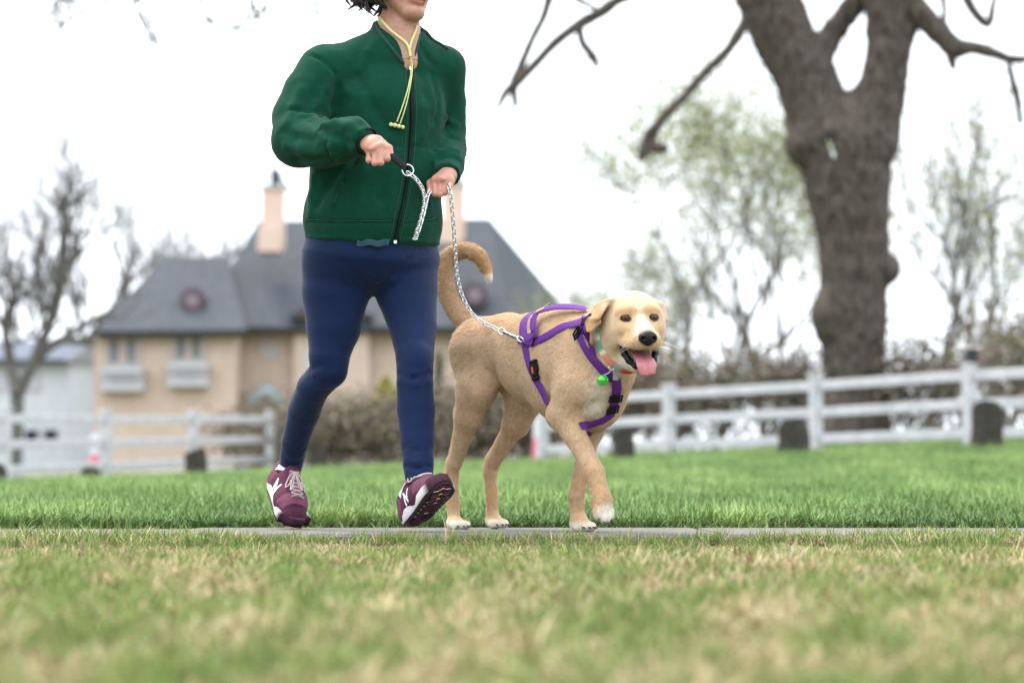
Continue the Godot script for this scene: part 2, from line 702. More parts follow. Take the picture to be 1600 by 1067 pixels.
func slab_of(pts: Array, thick: Vector3) -> ArrayMesh:       # a flat plate of any outline (seen clockwise) with thickness behind it
	var s := Shape.new()
	poly(s, pts)
	var back := []
	for p in pts: back.append(p + thick)
	var rev := back.duplicate()
	rev.reverse()
	poly(s, rev)
	for i in pts.size():
		var j := (i + 1) % pts.size()
		s.quad(pts[j], pts[i], back[i], back[j])
	return s.mesh()

# a wall standing between two depths, from photo columns and rows
func block(x0: float, x1: float, y0: float, y1: float, d: float, deep: float) -> ArrayMesh:
	var a := P(x0, y0, d)
	var b := P(x1, y1, d)
	var s := Shape.new()
	s.box(Vector3((a.x + b.x) / 2, (a.y + b.y) / 2, a.z - deep / 2), Vector3(absf(b.x - a.x), absf(a.y - b.y), deep))
	return s.mesh()

func window(parent: Node3D, x0: float, x1: float, y0: float, y1: float, d: float, glass: Material, frame: Material, bars: int, curtain: Material = null) -> void:
	var w := part("window", block(x0, x1, y0, y1, d + 0.05, 0.16), glass, parent)
	var px := 3778.0 / d * 0.09
	part("frame", block(x0 - px, x0 + px, y0 - px, y1 + px, d - 0.08, 0.14), frame, w)
	part("frame", block(x1 - px, x1 + px, y0 - px, y1 + px, d - 0.08, 0.14), frame, w)
	part("frame", block(x0 + px, x1 - px, y0 - px, y0 + px, d - 0.08, 0.14), frame, w)
	part("sill", block(x0 + px, x1 - px, y1 - px, y1 + px, d - 0.12, 0.18), frame, w)
	for i in bars:
		var x := lerpf(x0, x1, (i + 1.0) / (bars + 1.0))
		part("mullion", block(x - px * 0.6, x + px * 0.6, y0 + px, y1 - px, d - 0.05, 0.1), frame, w)
	if curtain:
		var n := bars + 1
		for i in n:
			var c := lerpf(x0, x1, (i + 0.5) / n)
			part("curtain", block(c - (x1 - x0) * 0.11, c + (x1 - x0) * 0.11, y0 + px * 1.2, y1 - px, d + 0.0, 0.03), curtain, w)

func build_houses() -> void:
	var stucco := mat(Color.WHITE, 0.95, 0.2)
	stucco.albedo_texture = noise_tex(21, 0.01, lin(0.44, 0.34, 0.275), lin(0.5, 0.4, 0.335), 512, 4)
	triplanar(stucco, 0.25)
	var slate := mat(Color.WHITE, 0.9, 0.3)
	var img := Image.create(256, 256, false, Image.FORMAT_RGB8)
	var rng := RandomNumberGenerator.new()
	rng.seed = 8
	for row in 16:
		var x := 0
		while x < 256:
			var w := rng.randi_range(9, 18)
			var t := rng.randf_range(0.8, 1.15)
			img.fill_rect(Rect2i(x, row * 16, w, 16), lin(0.06 * t, 0.067 * t, 0.08 * t))
			x += w
		img.fill_rect(Rect2i(0, row * 16, 256, 2), lin(0.042, 0.048, 0.058))
	slate.albedo_texture = ImageTexture.create_from_image(img)
	triplanar(slate, 0.28)
	var dark := mat(lin(0.03, 0.035, 0.045), 0.8)
	var glass := mat(lin(0.012, 0.015, 0.02), 0.35, 0.3)
	var white := mat(lin(0.42, 0.42, 0.45), 0.7)
	var grey_trim := mat(lin(0.36, 0.33, 0.31), 0.8)
	var curtain := mat(lin(0.13, 0.155, 0.19), 0.9)
	var brick := mat(Color.WHITE, 0.95)
	brick.albedo_texture = noise_tex(22, 0.05, lin(0.5, 0.36, 0.3), lin(0.62, 0.48, 0.42), 256, 3)
	triplanar(brick, 0.5)
	var maroon := mat(lin(0.07, 0.045, 0.06), 0.8)

	var h := thing("tan_house", "large tan stucco house with steep grey slate roof and two chimneys", "house")
	part("wall", block(367, 896, 506, 735, 105.0, 12.0), stucco, h)
	part("wall", block(147, 368, 513, 740, 102.5, 11.0), stucco, h)
	part("gable_wall", block(459, 576, 486, 735, 104.4, 2.5), stucco, h)
	# roofs: plates between eaves and ridges
	var ridge := [P(403, 345, 111), P(765, 341, 111)]
	var main := part("roof", slab_of([P(300, 511, 103.8), ridge[0], ridge[1], P(798, 510, 103.8)], Vector3(0, -0.25, -0.2)), slate, h)
	part("hip", slab_of([P(798, 510, 103.8), ridge[1], P(906, 508, 118)], Vector3(-0.2, -0.25, 0)), slate, main)
	part("hip", slab_of([P(300, 511, 118), ridge[0], P(300, 511, 103.8)], Vector3(0.2, -0.25, 0)), slate, main)
	part("rear_slope", slab_of([P(906, 508, 118), ridge[1], ridge[0], P(300, 511, 118)], Vector3(0, -0.25, 0.2)), slate, main)
	part("eave_board", block(376, 798, 508.5, 515, 103.95, 0.2), dark, main)
	var wing_ridge := [P(259, 402, 107), P(352, 400, 107)]
	var wing := part("roof", slab_of([P(141, 517, 101.6), wing_ridge[0], wing_ridge[1], P(386, 515, 101.6)], Vector3(0, -0.25, -0.2)), slate, h)
	part("hip", slab_of([P(150, 515, 113), wing_ridge[0], P(141, 517, 101.6)], Vector3(0.2, -0.25, 0)), slate, wing)
	part("hip", slab_of([P(386, 515, 101.6), wing_ridge[1], P(386, 514, 113)], Vector3(-0.2, -0.25, 0)), slate, wing)
	part("eave_board", block(142, 385, 515, 520, 101.7, 0.2), dark, wing)
	# wall dormer roof
	var g := part("roof", slab_of([P(453, 491, 103.6), P(515, 462, 103.6), P(515, 462, 108), P(453, 491, 108)], Vector3(0, -0.2, 0)), slate, h)
	part("hip", slab_of([P(515, 462, 103.6), P(582, 491, 103.6), P(582, 491, 108), P(515, 462, 108)], Vector3(0, -0.2, 0)), slate, g)
	# round roof vents
	for c in [[301, 470, 103.3], [742, 461, 104.4]]:
		var v := Shape.new()
		var at := P(c[0], c[1], c[2])
		v.tube([at + Vector3(0, 0, -2.5), at + Vector3(0, 0, 0.25)], [0.55], 16)
		var o := part("round_dormer", v.mesh(), maroon, h)
		var f := Shape.new()
		f.tube([at + Vector3(0, 0, 0.2), at + Vector3(0, 0, 0.32)], [0.3], 16)
		part("pane", f.mesh(), mat(lin(0.16, 0.12, 0.14), 0.3), o)
	# chimneys
	for c in [[404, 444, 292, 385], [687, 728, 286, 372]]:
		var o := part("chimney", block(c[0] + 4, c[1] - 2, c[2], c[3], 106.0, 1.1), brick, h)
		part("shoulder", block(c[0] - 2, c[1] - 6, c[3] - 30, c[3] + 8, 105.6, 1.6), brick, o)
		part("cap", block(c[0] + 2, c[1], c[2] - 3, c[2] + 3, 105.9, 1.3), grey_trim, o)
		part("chimney_pot", block(c[0] + 18, c[0] + 33, c[2] - 27, c[2] - 3, 106.3, 0.4), dark, o)
	# windows with flower boxes
	for c in [[165, 217, 526, 570], [270, 318, 523, 563]]:
		window(h, c[0], c[1], c[2], c[3], 102.45, glass, grey_trim, 1, curtain)
		var b := part("balcony", block(c[0] - 9, c[1] + 6, c[3] + 4, c[3] + 12, 101.7, 0.7), white, h)
		part("rail", block(c[0] - 9, c[1] + 6, c[3] + 33, c[3] + 40, 101.7, 0.7), white, b)
		for k in 12:
			var x := lerpf(c[0] - 8, c[1] + 3, k / 11.0)
			part("baluster", block(x, x + 2.5, c[3] + 12, c[3] + 33, 101.75, 0.08), white, b)
		part("panel", block(c[0] - 8, c[1] + 5, c[3] + 12, c[3] + 33, 102.2, 0.05), white, b)
	window(h, 161, 216, 634, 700, 102.45, glass, grey_trim, 2, curtain)
	window(h, 258, 318, 640, 700, 102.45, glass, grey_trim, 2, curtain)
	window(h, 411, 427, 537, 555, 104.95, mat(lin(0.3, 0.42, 0.5), 0.3), white, 0)
	window(h, 706, 730, 514, 560, 104.95, glass, grey_trim, 1, mat(lin(0.3, 0.4, 0.44), 0.9))
	window(h, 478, 500, 553, 575, 104.35, mat(lin(0.35, 0.42, 0.47), 0.3), white, 0)
	var gar := part("garage_door", block(537, 577, 555, 640, 104.3, 0.1), white, h)
	part("panel_line", block(539, 575, 580, 582, 104.25, 0.04), grey_trim, gar)
	part("panel_line", block(539, 575, 604, 606, 104.25, 0.04), grey_trim, gar)
	# arched canopy over the side door
	var aw := Shape.new()
	var arc := []
	for i in 9:
		arc.append(P(389 + i * 6, 634 - 22 * sin(PI * i / 8.0), 103.8))
	aw.tube(arc, [0.35], 6)
	part("door_canopy", aw.mesh(), mat(lin(0.22, 0.27, 0.28), 0.7), h)

	# white neighbour with grey roof
	var sid := mat(Color.WHITE, 0.8)
	sid.albedo_texture = noise_tex(25, 0.02, lin(0.47, 0.5, 0.55), lin(0.55, 0.57, 0.61), 256, 3)
	triplanar(sid, 0.3)
	var n := thing("white_house", "white sided house with low blue-grey roof beside the tan house", "house")
	part("wall", block(-190, 108, 556, 735, 112.0, 9.0), sid, n)
	part("gable_wall", slab_of([P(106, 735, 111.5), P(106, 562, 111.5), P(148, 533, 111.5), P(190, 562, 111.5), P(190, 735, 111.5)], Vector3(0, 0, -10)), sid, n)
	var roof_blue := mat(lin(0.085, 0.1, 0.14), 0.9)
	var r := part("roof", slab_of([P(-200, 561, 111.2), P(-190, 533, 116), P(148, 531, 116), P(112, 561, 111.2)], Vector3(0, -0.2, -0.15)), roof_blue, n)
	part("rake_board", slab_of([P(103, 566, 111.2), P(148, 531, 111.2), P(193, 566, 111.2), P(193, 562, 111.2), P(148, 527, 111.2), P(103, 562, 111.2)], Vector3(0, 0, -0.4)), white, r)
	window(n, 36, 58, 578, 609, 111.95, glass, white, 1)
	window(n, -30, 4, 576, 609, 111.95, glass, white, 1)
	part("porch_beam", block(-100, 108, 563, 567, 111.6, 0.3), grey_trim, n)
	for k in 3: part("window_low", block(8 + k * 30, 28 + k * 30, 672, 690, 111.7, 0.2), glass, n)

# ------------------------------------------------------------------ trees
func grow(s: Shape, tips: Array, rng: RandomNumberGenerator, at: Vector3, dir: Vector3, length: float, radius: float, level: int, spread: float, up: float) -> void:
	var pts := [at]
	var rad := [radius]
	var p := at
	var d := dir
	var segs := 4
	for i in segs:
		d = (d + Vector3(rng.randf_range(-1, 1), rng.randf_range(-1, 1) + up, rng.randf_range(-1, 1)) * 0.22).normalized()
		p += d * length / segs
		pts.append(p)
		rad.append(radius * lerpf(1.0, 0.55, (i + 1.0) / segs))
	s.tube(pts, rad, 6 if level > 1 else 4, 1.0, Vector3.ZERO, false)
	if level <= 2: tips.append_array(pts.slice(1))
	if level == 0: return
	var kids := rng.randi_range(2, 4)
	for k in kids:
		var from: Vector3 = pts[rng.randi_range(2, segs)] if k > 0 else p
		var side := Vector3(rng.randf_range(-1, 1), rng.randf_range(-0.6, 1), rng.randf_range(-1, 1)).normalized()
		grow(s, tips, rng, from, (d + side * spread).normalized(), length * rng.randf_range(0.6, 0.85), radius * rng.randf_range(0.45, 0.62), level - 1, spread, up)

func leaf_cloud(tips: Array, rng: RandomNumberGenerator, count: int, reach: float, size: float, cols: Array) -> ArrayMesh:
	var s := Shape.new()
	for i in count:
		var c: Vector3 = tips[rng.randi_range(0, tips.size() - 1)] + Vector3(rng.randfn(), rng.randfn(), rng.randfn()) * reach
		var a := Vector3(rng.randfn(), rng.randfn(), rng.randfn()).normalized()
		var b := a.cross(Vector3(rng.randfn(), rng.randfn(), rng.randfn())).normalized()
		var l := size * rng.randf_range(0.6, 1.4)
		s.quad(c - a * l, c + b * l * 0.5, c + a * l, c - b * l * 0.5)
		var k: Color = cols[rng.randi_range(0, cols.size() - 1)]
		s.color_all(k * rng.randf_range(0.8, 1.2))
	return s.mesh()

func leafy(mat_: StandardMaterial3D, tone: Color) -> StandardMaterial3D:
	mat_.backlight_enabled = true
	mat_.backlight = tone
	return mat_

var bark: StandardMaterial3D
var bark_far: StandardMaterial3D

func build_trees() -> void:
	bark = mat(Color.WHITE, 1.0, 0.2)
	bark.albedo_texture = noise_tex(31, 0.016, lin(0.032, 0.027, 0.023), lin(0.235, 0.197, 0.17), 512, 4)
	bark.uv1_triplanar = true
	bark.uv1_world_triplanar = true
	bark.uv1_scale = Vector3(1.6, 0.45, 1.6)
	relief(bark, 32, 0.06, 5.0)
	bark_far = mat(lin(0.11, 0.105, 0.1), 1.0, 0.2)

	# the old tree beside the fence
	var d := 34.0
	var px := d / FOCAL
	var t := thing("old_tree", "massive old tree with dark forked trunk and bare limbs behind the fence", "tree")
	var b := Body.new()
	var chain := func(pts: Array, k: float):
		for i in pts.size() - 1:
			var p = pts[i]
			var q = pts[i + 1]
			b.bone(P(p[0], p[1], d + p[3]), P(q[0], q[1], d + q[3]), p[2] * px, q[2] * px, k if i == 0 else 0.04)
	chain.call([[1335, 720, 66, 0], [1334, 600, 47, 0], [1334, 480, 50, 0], [1334, 380, 53, 0], [1326, 300, 63, 0], [1322, 232, 70, 0]], 0.1)
	chain.call([[1292, 215, 56, 0.1], [1258, 120, 46, 0.1], [1222, 50, 47, 0.2], [1190, -30, 48, 0.3], [1150, -140, 42, 0.4]], 0.2)
	chain.call([[1356, 215, 48, -0.1], [1386, 110, 33, -0.2], [1394, 40, 38, -0.2], [1388, -60, 44, -0.2], [1400, -180, 38, 0]], 0.18)
	chain.call([[1275, 90, 22, 0.2], [1306, 45, 17, 0.3], [1340, 0, 18, 0.3], [1372, -50, 20, 0.2]], 0.12)
	b.ball(P(1252, 225, d - 0.1), Vector3(0.2, 0.28, 0.3), 0.15)
	b.ball(P(1388, 420, d - 0.1), Vector3(0.16, 0.2, 0.25), 0.12)
	b.ball(P(1292, 495, d - 0.1), Vector3(0.2, 0.35, 0.3), 0.12)
	var slit := b.flat(P(1293, 212, d - 2.0), P(1307, 250, d + 2.0), Vector3.RIGHT, 0.055, 0.2, 0.055, 0.2, 0.05)
	slit.w = (P(1300, 232, d) - Vector3(0, EYE, 0)).normalized(); slit.a = P(1300, 232, d) - slit.w * 1.5; slit.length = 3.0
	slit.u = (Vector3(0.93, 0.36, 0) - slit.w * slit.w.dot(Vector3(0.93, 0.36, 0))).normalized(); slit.s = slit.w.cross(slit.u)
	b.carve(slit)
	var rough := FastNoiseLite.new()
	rough.seed = 2
	rough.frequency = 1.0
	b.warp = func(p: Vector3): return rough.get_noise_3d(p.x * 4.0, p.y * 1.6, p.z * 4.0) * 0.03 + (0.3 - absf(rough.get_noise_3d(p.x * 8.0, p.y * 1.2, p.z * 8.0))) * 0.11 + rough.get_noise_3d(p.x * 30.0, p.y * 9.0, p.z * 30.0) * 0.012
	b.warped = true
	b.warp_reach = 0.12
	var s := Shape.new()
	b.mesh_into(s, P(1100, 760, d + 0.4) - Vector3(0, 0, 1.2), P(1480, -120, d) + Vector3(0, 0, 1.3), 0.034, func(_p, _n): return Color.WHITE)
	part("trunk", s.mesh(), bark, t)
	var rng := RandomNumberGenerator.new()
	rng.seed = 77
	for br in [
		[[[1170, 25, 9], [1140, 75, 8.5], [1100, 115, 7.5], [1070, 150, 6.5], [1040, 180, 7], [1015, 212, 9], [1006, 238, 10], [1000, 248, 5]], -0.5],
		[[[1016, 228, 9], [1035, 232, 8], [1046, 233, 3]], -0.5],
		[[[1110, -120, 16], [1030, -40, 11], [962, 2, 9], [938, 20, 9.5], [908, 36, 8.5], [868, 66, 7.5], [838, 98, 8], [806, 130, 9], [790, 145, 6], [777, 170, 3]], -0.6],
		[[[900, -60, 9], [862, -10, 7], [850, 25, 6.5], [832, 60, 6], [815, 100, 6.5], [803, 130, 7.5], [806, 168, 4]], -0.5],
		[[[938, 20, 4], [922, 8, 4.5], [905, 0, 5], [880, -25, 5]], -0.6],
		[[[905, 38, 6], [910, 66, 6], [926, 88, 8], [934, 106, 3.5]], -0.6],
		[[[1408, -20, 20], [1436, 18, 19], [1468, 50, 19], [1492, 74, 17], [1520, 74, 11], [1552, 82, 9], [1578, 92, 8], [1605, 92, 7]], -0.4],
		[[[1484, 66, 14], [1488, 92, 8], [1491, 110, 4]], -0.4],
		[[[1576, 92, 5], [1584, 130, 6.5], [1592, 160, 6], [1596, 194, 4]], -0.4],
		[[[1500, -30, 7], [1520, 14, 8], [1545, 38, 7], [1552, 10, 5], [1560, -20, 4]], -0.4],
		[[[1470, 50, 6], [1477, 20, 5], [1472, -10, 5]], -0.4],
	]:
		var pts := []
		var rad := []
		for c in br[0]:
			pts.append(P(c[0], c[1], d + br[1]))
			rad.append(c[2] * px)
		var sm := curve(pts, 3)
		var rr := []
		for i in sm.size():
			var f := float(i) / 3.0
			var k := mini(int(f), rad.size() - 2)
			rr.append(lerpf(rad[k], rad[k + 1], f - k) * rng.randf_range(0.9, 1.15))
		var bs := Shape.new()
		bs.tube(sm, rr, 8)
		part("branch", bs.mesh(), bark, t)

	# a long limb that reaches over the walker, with hanging twigs
	var limb_pts := []
	for q in [[1180, -90, 0.0], [980, -150, -3.0], [760, -110, -7.0], [520, -60, -11.0], [300, -40, -13.0], [120, -60, -14.0]]: limb_pts.append(P(q[0], q[1], d + q[2]))
	var lc := curve(limb_pts, 5)
	var lr := []
	for i in lc.size(): lr.append(lerpf(0.16, 0.025, float(i) / lc.size()))
	var ls := Shape.new()
	ls.tube(lc, lr, 8)
	part("branch", ls.mesh(), bark, t)
	rng.seed = 9
	for i in range(9, lc.size()):
		var tw := Shape.new()
		var none := []
		grow(tw, none, rng, lc[i], Vector3(rng.randf_range(-1.0, 0.4), rng.randf_range(-1.0, -0.3), rng.randf_range(-0.5, 0.5)).normalized(), rng.randf_range(0.26, 0.42), 0.026, 3, 0.8, -0.15)
		part("twig", tw.mesh(), bark_far, t)

	# young leafing trees beyond the fence
	var spring := leafy(vmat(0.9, 0.2), Color(0.35, 0.4, 0.2))
	var tones := [Color(0.17, 0.2, 0.07), Color(0.22, 0.24, 0.1), Color(0.28, 0.27, 0.16)]
	var list := [
		# column, row of the base, distance, height, lean, leaves, label
		[1045, 640, 58.0, 10.5, Vector3(0.2, 1, 0), 9000, "young tree with pale spring leaves and leaning trunk left of the old tree", 5],
		[1195, 640, 66.0, 10.4, Vector3(-0.12, 1, 0), 2600, "thin young tree with sparse pale leaves tight against the old trunk", 9],
		[1440, 640, 60.0, 9.6, Vector3(0.1, 1, 0), 1800, "small forked tree with few leaves right of the old tree", 12],
		[1570, 640, 64.0, 9.2, Vector3(-0.15, 1, 0), 1600, "slender leafing tree beyond the fence corner", 15],
		[1120, 640, 72.0, 10.2, Vector3(0.05, 1, 0), 8500, "wide leafy tree filling the gap behind the leaning young tree", 31],
		[975, 640, 70.0, 6.2, Vector3(-0.1, 1, 0), 5000, "low rounded leafy tree beyond the fence behind the dog's head", 37],
		[1500, 640, 74.0, 10.0, Vector3(0.0, 1, 0), 3200, "airy leafing tree beyond the fence between the old trunk and the corner", 43],
		[900, 640, 80.0, 6.0, Vector3(0.1, 1, 0), 4500, "low leafy tree beside the tan house roof", 21],
	]
	for a in list:
		rng.seed = a[7] * 13
		var at := P(a[0], a[1], a[2])
		at.y = ground_y(at.x, at.z) - 0.1
		var o := thing("leafing_tree", a[6], "tree", at, "spring trees beyond the fence")
		var ts := Shape.new()
		var tips := []
		var dir: Vector3 = (a[4] as Vector3).normalized()
		grow(ts, tips, rng, Vector3.ZERO, dir, a[3] * 0.36, 0.13, 5, 0.85, 0.3)
		grow(ts, tips, rng, Vector3(0.1, 0.2, 0), (dir + Vector3(0.5, 0, 0.2)).normalized(), a[3] * 0.33, 0.09, 4, 0.85, 0.3)
		part("trunk", ts.mesh(), bark_far, o)
		part("crown", leaf_cloud(tips, rng, a[5], 0.5, 0.062, tones), spring, o)

	# bare trees on the house side
	var bare := [
		[70, 640, 126.0, Vector3(0.02, 1, 0), 0.42, 7.4, "bare tree with a haze of fine twigs behind the white house", 63],
		[22, 660, 62.0, Vector3(0.02, 1, 0), 0.2, 2.1, "bare forked tree standing before the white house", 4],
		[150, 640, 118.0, Vector3(0.06, 1, 0), 0.36, 5.6, "tall bare tree rising behind the gap between the houses", 27],
		[330, 640, 128.0, Vector3(-0.05, 1, 0), 0.34, 4.6, "bare tree rising behind the ridge of the tan house wing", 33],
		[560, 640, 126.0, Vector3(-0.06, 1, 0), 0.45, 7.4, "tall bare tree behind the main roof of the tan house", 41],
	]
	for a in bare:
		rng.seed = a[7]
		var at := P(a[0], a[1], a[2])
		at.y = ground_y(at.x, at.z) - 0.1
		var o := thing("bare_tree", a[6], "tree", at, "bare winter trees by the houses")
		var ts := Shape.new()
		var tips := []
		if a[7] == 4:
			var k := 62.0 / FOCAL
			ts.tube([Vector3(0, 0, 0), Vector3(4 * k, 140 * k, 0)], [0.2, 0.17], 10)
			for f in [[[4, 135], [-10, 190], [-16, 250], [-4, 280]], [[4, 135], [30, 190], [58, 260], [66, 320], [72, 380], [74, 440]], [[58, 260], [80, 330], [100, 360]], [[30, 190], [70, 220], [120, 215]]]:
				var pts := []
				for q in f: pts.append(Vector3(q[0] * k, q[1] * k, rng.randf_range(-0.2, 0.2)))
				var sm := curve(pts, 3)
				var rr := []
				for i in sm.size(): rr.append(lerpf(0.16, 0.075, float(i) / sm.size()))
				ts.tube(sm, rr, 7)
				for i in range(2, sm.size()):
					grow(ts, tips, rng, sm[i], Vector3(rng.randf_range(-1, 1), 0.7, rng.randf_range(-1, 1)).normalized(), 1.2, 0.055, 3, 0.8, 0.3)
		else:
			grow(ts, tips, rng, Vector3.ZERO, a[3], a[5], a[4], 6, 0.75, 0.35)
		part("trunk", ts.mesh(), bark_far, o)

	# brown hedge shrubs behind the fence
	var twig := leafy(vmat(1.0, 0.1), Color(0.2, 0.17, 0.14))
	var shrub_cols := [Color(0.12, 0.095, 0.085), Color(0.17, 0.135, 0.115), Color(0.22, 0.18, 0.15), Color(0.14, 0.15, 0.08)]
	var spots := [[400, 42.0, 0.6], [455, 41.0, 0.62], [505, 39.0, 0.62], [550, 38.5, 0.6], [600, 38.0, 0.62], [650, 37.5, 0.62], [700, 37.0, 0.66], [750, 36.5, 0.66], [800, 36.0, 0.66], [850, 36.5, 0.75], [930, 37.0, 0.95], [1010, 37.0, 1.0], [1090, 36.0, 1.0], [1170, 35.5, 0.95], [1250, 35.0, 0.9], [1420, 34.0, 0.8], [1510, 33.0, 1.0], [1600, 31.0, 1.1]]
	for i in spots.size():
		rng.seed = 100 + i
		var c: Array = spots[i]
		var at := P(c[0], 700, c[1])
		at.y = ground_y(at.x, at.z)
		var o := thing("hedge_shrub", ("low leafless brown shrub in the hedge gap before the tan house" if i < 9 else "tall leafless brown shrub showing between the fence rails behind the dog" if i < 15 else "leafless brown shrub behind the fence right of the old trunk"), "shrub", at, ["low brown shrubs by the tan house", "tall brown shrubs behind the fence", "brown shrubs right of the old tree"][0 if i < 9 else 1 if i < 15 else 2])
		var ts := Shape.new()
		var tips := []
		for k in 9:
			grow(ts, tips, rng, Vector3(rng.randf_range(-0.35, 0.35), 0, rng.randf_range(-0.3, 0.3)), Vector3(rng.randf_range(-0.5, 0.5), 1, rng.randf_range(-0.5, 0.5)).normalized(), c[2] * 0.72, 0.016, 2, 0.7, 0.25)
		part("stems", ts.mesh(), bark_far, o)
		part("crown", leaf_cloud(tips, rng, 2600, 0.2, 0.045, shrub_cols), twig, o)
	# garden shrubs at the tan house
	rng.seed = 51
	for g in [[603, 640, 98.0, 0.75, 1.3, [Color(0.35, 0.3, 0.05), Color(0.2, 0.22, 0.05)], "rounded yellow-green shrub by the garage door"], [685, 640, 100.0, 0.3, 2.7, [Color(0.035, 0.06, 0.03), Color(0.05, 0.08, 0.035)], "narrow dark green conifer against the tan house wall"]]:
		var at := P(g[0], g[1], g[2])
		at.y = ground_y(at.x, at.z)
		var top := P(g[0], 590 if g[3] > 0.5 else 550, g[2]).y - at.y
		var o := thing("garden_shrub", g[6], "shrub", at)
		var ts := Shape.new()
		ts.tube([Vector3.ZERO, Vector3(0, top * 0.8, 0)], [0.06, 0.03], 6)
		part("stem", ts.mesh(), bark_far, o)
		var tips := []
		for k in 300:
			var y := rng.randf()
			var r: float = g[3] * sqrt(rng.randf()) * (sin(PI * clampf(y, 0.08, 1.0)) if g[3] > 0.5 else (1.0 - y * 0.8))
			var an := rng.randf() * TAU
			tips.append(Vector3(cos(an) * r, top * (0.2 + 0.8 * y), sin(an) * r))
		part("crown", leaf_cloud(tips, rng, 1500, 0.06, 0.08, g[5]), spring, o)

# ------------------------------------------------------------------ fence, log bollards, markers
func build_fence() -> void:
	var paint := mat(Color.WHITE, 0.6)
	paint.albedo_texture = noise_tex(41, 0.02, lin(0.34, 0.34, 0.365), lin(0.52, 0.52, 0.545), 256, 4)
	triplanar(paint, 0.8)
	var f := thing("rail_fence", "white three-rail fence running between the lawn and the houses", "fence")
	var run := [[-8.7, 21.0], [-7.9, 24.0], [-7.1, 27.0], [-6.3, 30.0], [-5.55, 33.0], [-4.75, 36.0], [-3.9, 39.0], [0.42, 33.2], [2.02, 31.1], [3.66, 29.1], [5.12, 27.0], [6.6, 25.0], [8.1, 23.0]]
	for i in run.size():
		var at := Vector3(run[i][0], 0, -run[i][1])
		at.y = ground_y(at.x, at.z)
		var o := part("post", box_mesh(Vector3(0.135, 1.0, 0.135), 0.012), paint, f, at + Vector3(0, 0.44, 0))
		part("post_cap", box_mesh(Vector3(0.16, 0.03, 0.16), 0.008), paint, o, Vector3(0, 0.516, 0))
		if i + 1 < run.size() and i != 6:
			var to := Vector3(run[i + 1][0], 0, -run[i + 1][1])
			to.y = ground_y(to.x, to.z)
			o.rotation.y = atan2((to - at).x, (to - at).z)
			for h in [0.83, 0.51, 0.19]:
				var s := Shape.new()
				var dirn := (to - at).normalized()
				var b := Basis(dirn.cross(Vector3.UP).normalized(), Vector3.UP, -dirn).orthonormalized()
				b.z = -dirn
				b.y = b.z.cross(b.x).normalized()
				s.box(Vector3.ZERO, Vector3(0.045, 0.115, at.distance_to(to) - 0.14), b, 0.006)
				part("rail", s.mesh(), paint, f, (at + to) / 2 + Vector3(0, h, 0))
	# black box on the corner post
	var at := Vector3(5.12, 0, -27.0)
	at.y = ground_y(at.x, at.z) + 0.972
	var lamp := thing("post_box", "small black box mounted on top of the fence corner post", "box", at)
	var black := mat(lin(0.006, 0.006, 0.007), 0.4)
	part("housing", box_mesh(Vector3(0.13, 0.15, 0.13), 0.01), black, lamp, Vector3(0.02, 0.075, 0))
	part("lid", box_mesh(Vector3(0.18, 0.03, 0.18), 0.01), mat(lin(0.4, 0.35, 0.35), 0.5), lamp, Vector3(0.02, 0.166, 0))
	part("side_panel", box_mesh(Vector3(0.08, 0.13, 0.11), 0.008), mat(lin(0.16, 0.11, 0.11), 0.7), lamp, Vector3(0.126, 0.065, 0))

	# log bollards along the edge of the lawn
	var log_mat := mat(Color.WHITE, 1.0, 0.15)
	log_mat.albedo_texture = noise_tex(44, 0.03, lin(0.028, 0.025, 0.022), lin(0.12, 0.115, 0.095), 512, 5)
	log_mat.uv1_triplanar = true
	log_mat.uv1_scale = Vector3(4.0, 0.9, 4.0)
	relief(log_mat, 45, 0.05, 2.0)
	var spots := [[1541, 25.0, 0.165, 0.54, "thick weathered log bollard with rounded top beside the fence corner post"], [1239, 26.0, 0.175, 0.42, "stout dark log bollard with domed top before the fence"], [972, 30.0, 0.14, 0.38, "dark log bollard half hidden beside the dog's raised paw"], [496, 33.0, 0.14, 0.38, "dark log bollard between the walker's two legs and the lawn"], [306, 32.0, 0.15, 0.36, "square-cut dark log bollard below a white fence post"], [141, 31.0, 0.14, 0.2, "low dark log bollard with the pink marker behind it"], [-8, 29.0, 0.14, 0.3, "dark log bollard beside the nearest white fence post"]]
	for i in spots.size():
		var c: Array = spots[i]
		var p := P(c[0], 720, c[1])
		p.y = ground_y(p.x, p.z)
		var s := Shape.new()
		var r: float = c[2]
		var hh: float = c[3]
		var bulge := 0.1 if i != 4 else 0.02
		s.tube([Vector3(0, -0.1, 0), Vector3(0.01, hh * 0.5, 0), Vector3(0, hh - bulge, 0), Vector3(-0.01, hh - bulge * 0.35, 0), Vector3(-0.01, hh, 0)], [r * 1.05, r * 0.98, r * 0.96, r * 0.8, r * 0.3], 14)
		var rng := RandomNumberGenerator.new()
		rng.seed = 60 + i
		for k in s.v.size():
			var a := s.v[k]
			var w := 1.0 + 0.07 * sin(atan2(a.z, a.x) * 3.0 + i) + 0.03 * sin(atan2(a.z, a.x) * 7.0 + a.y * 9.0)
			s.v[k] = Vector3(a.x * w, a.y, a.z * w)
		var o := part("log_bollard", s.mesh(), log_mat, self)
		o.position = p
		o.rotation.z = rng.randf_range(-0.04, 0.04)
		tag(o, c[4], "bollard", "log bollards along the lawn edge")
	# pink and white marker posts
	var pink := mat(lin(0.75, 0.16, 0.25), 0.6)
	var pale := mat(lin(0.62, 0.64, 0.7), 0.6)
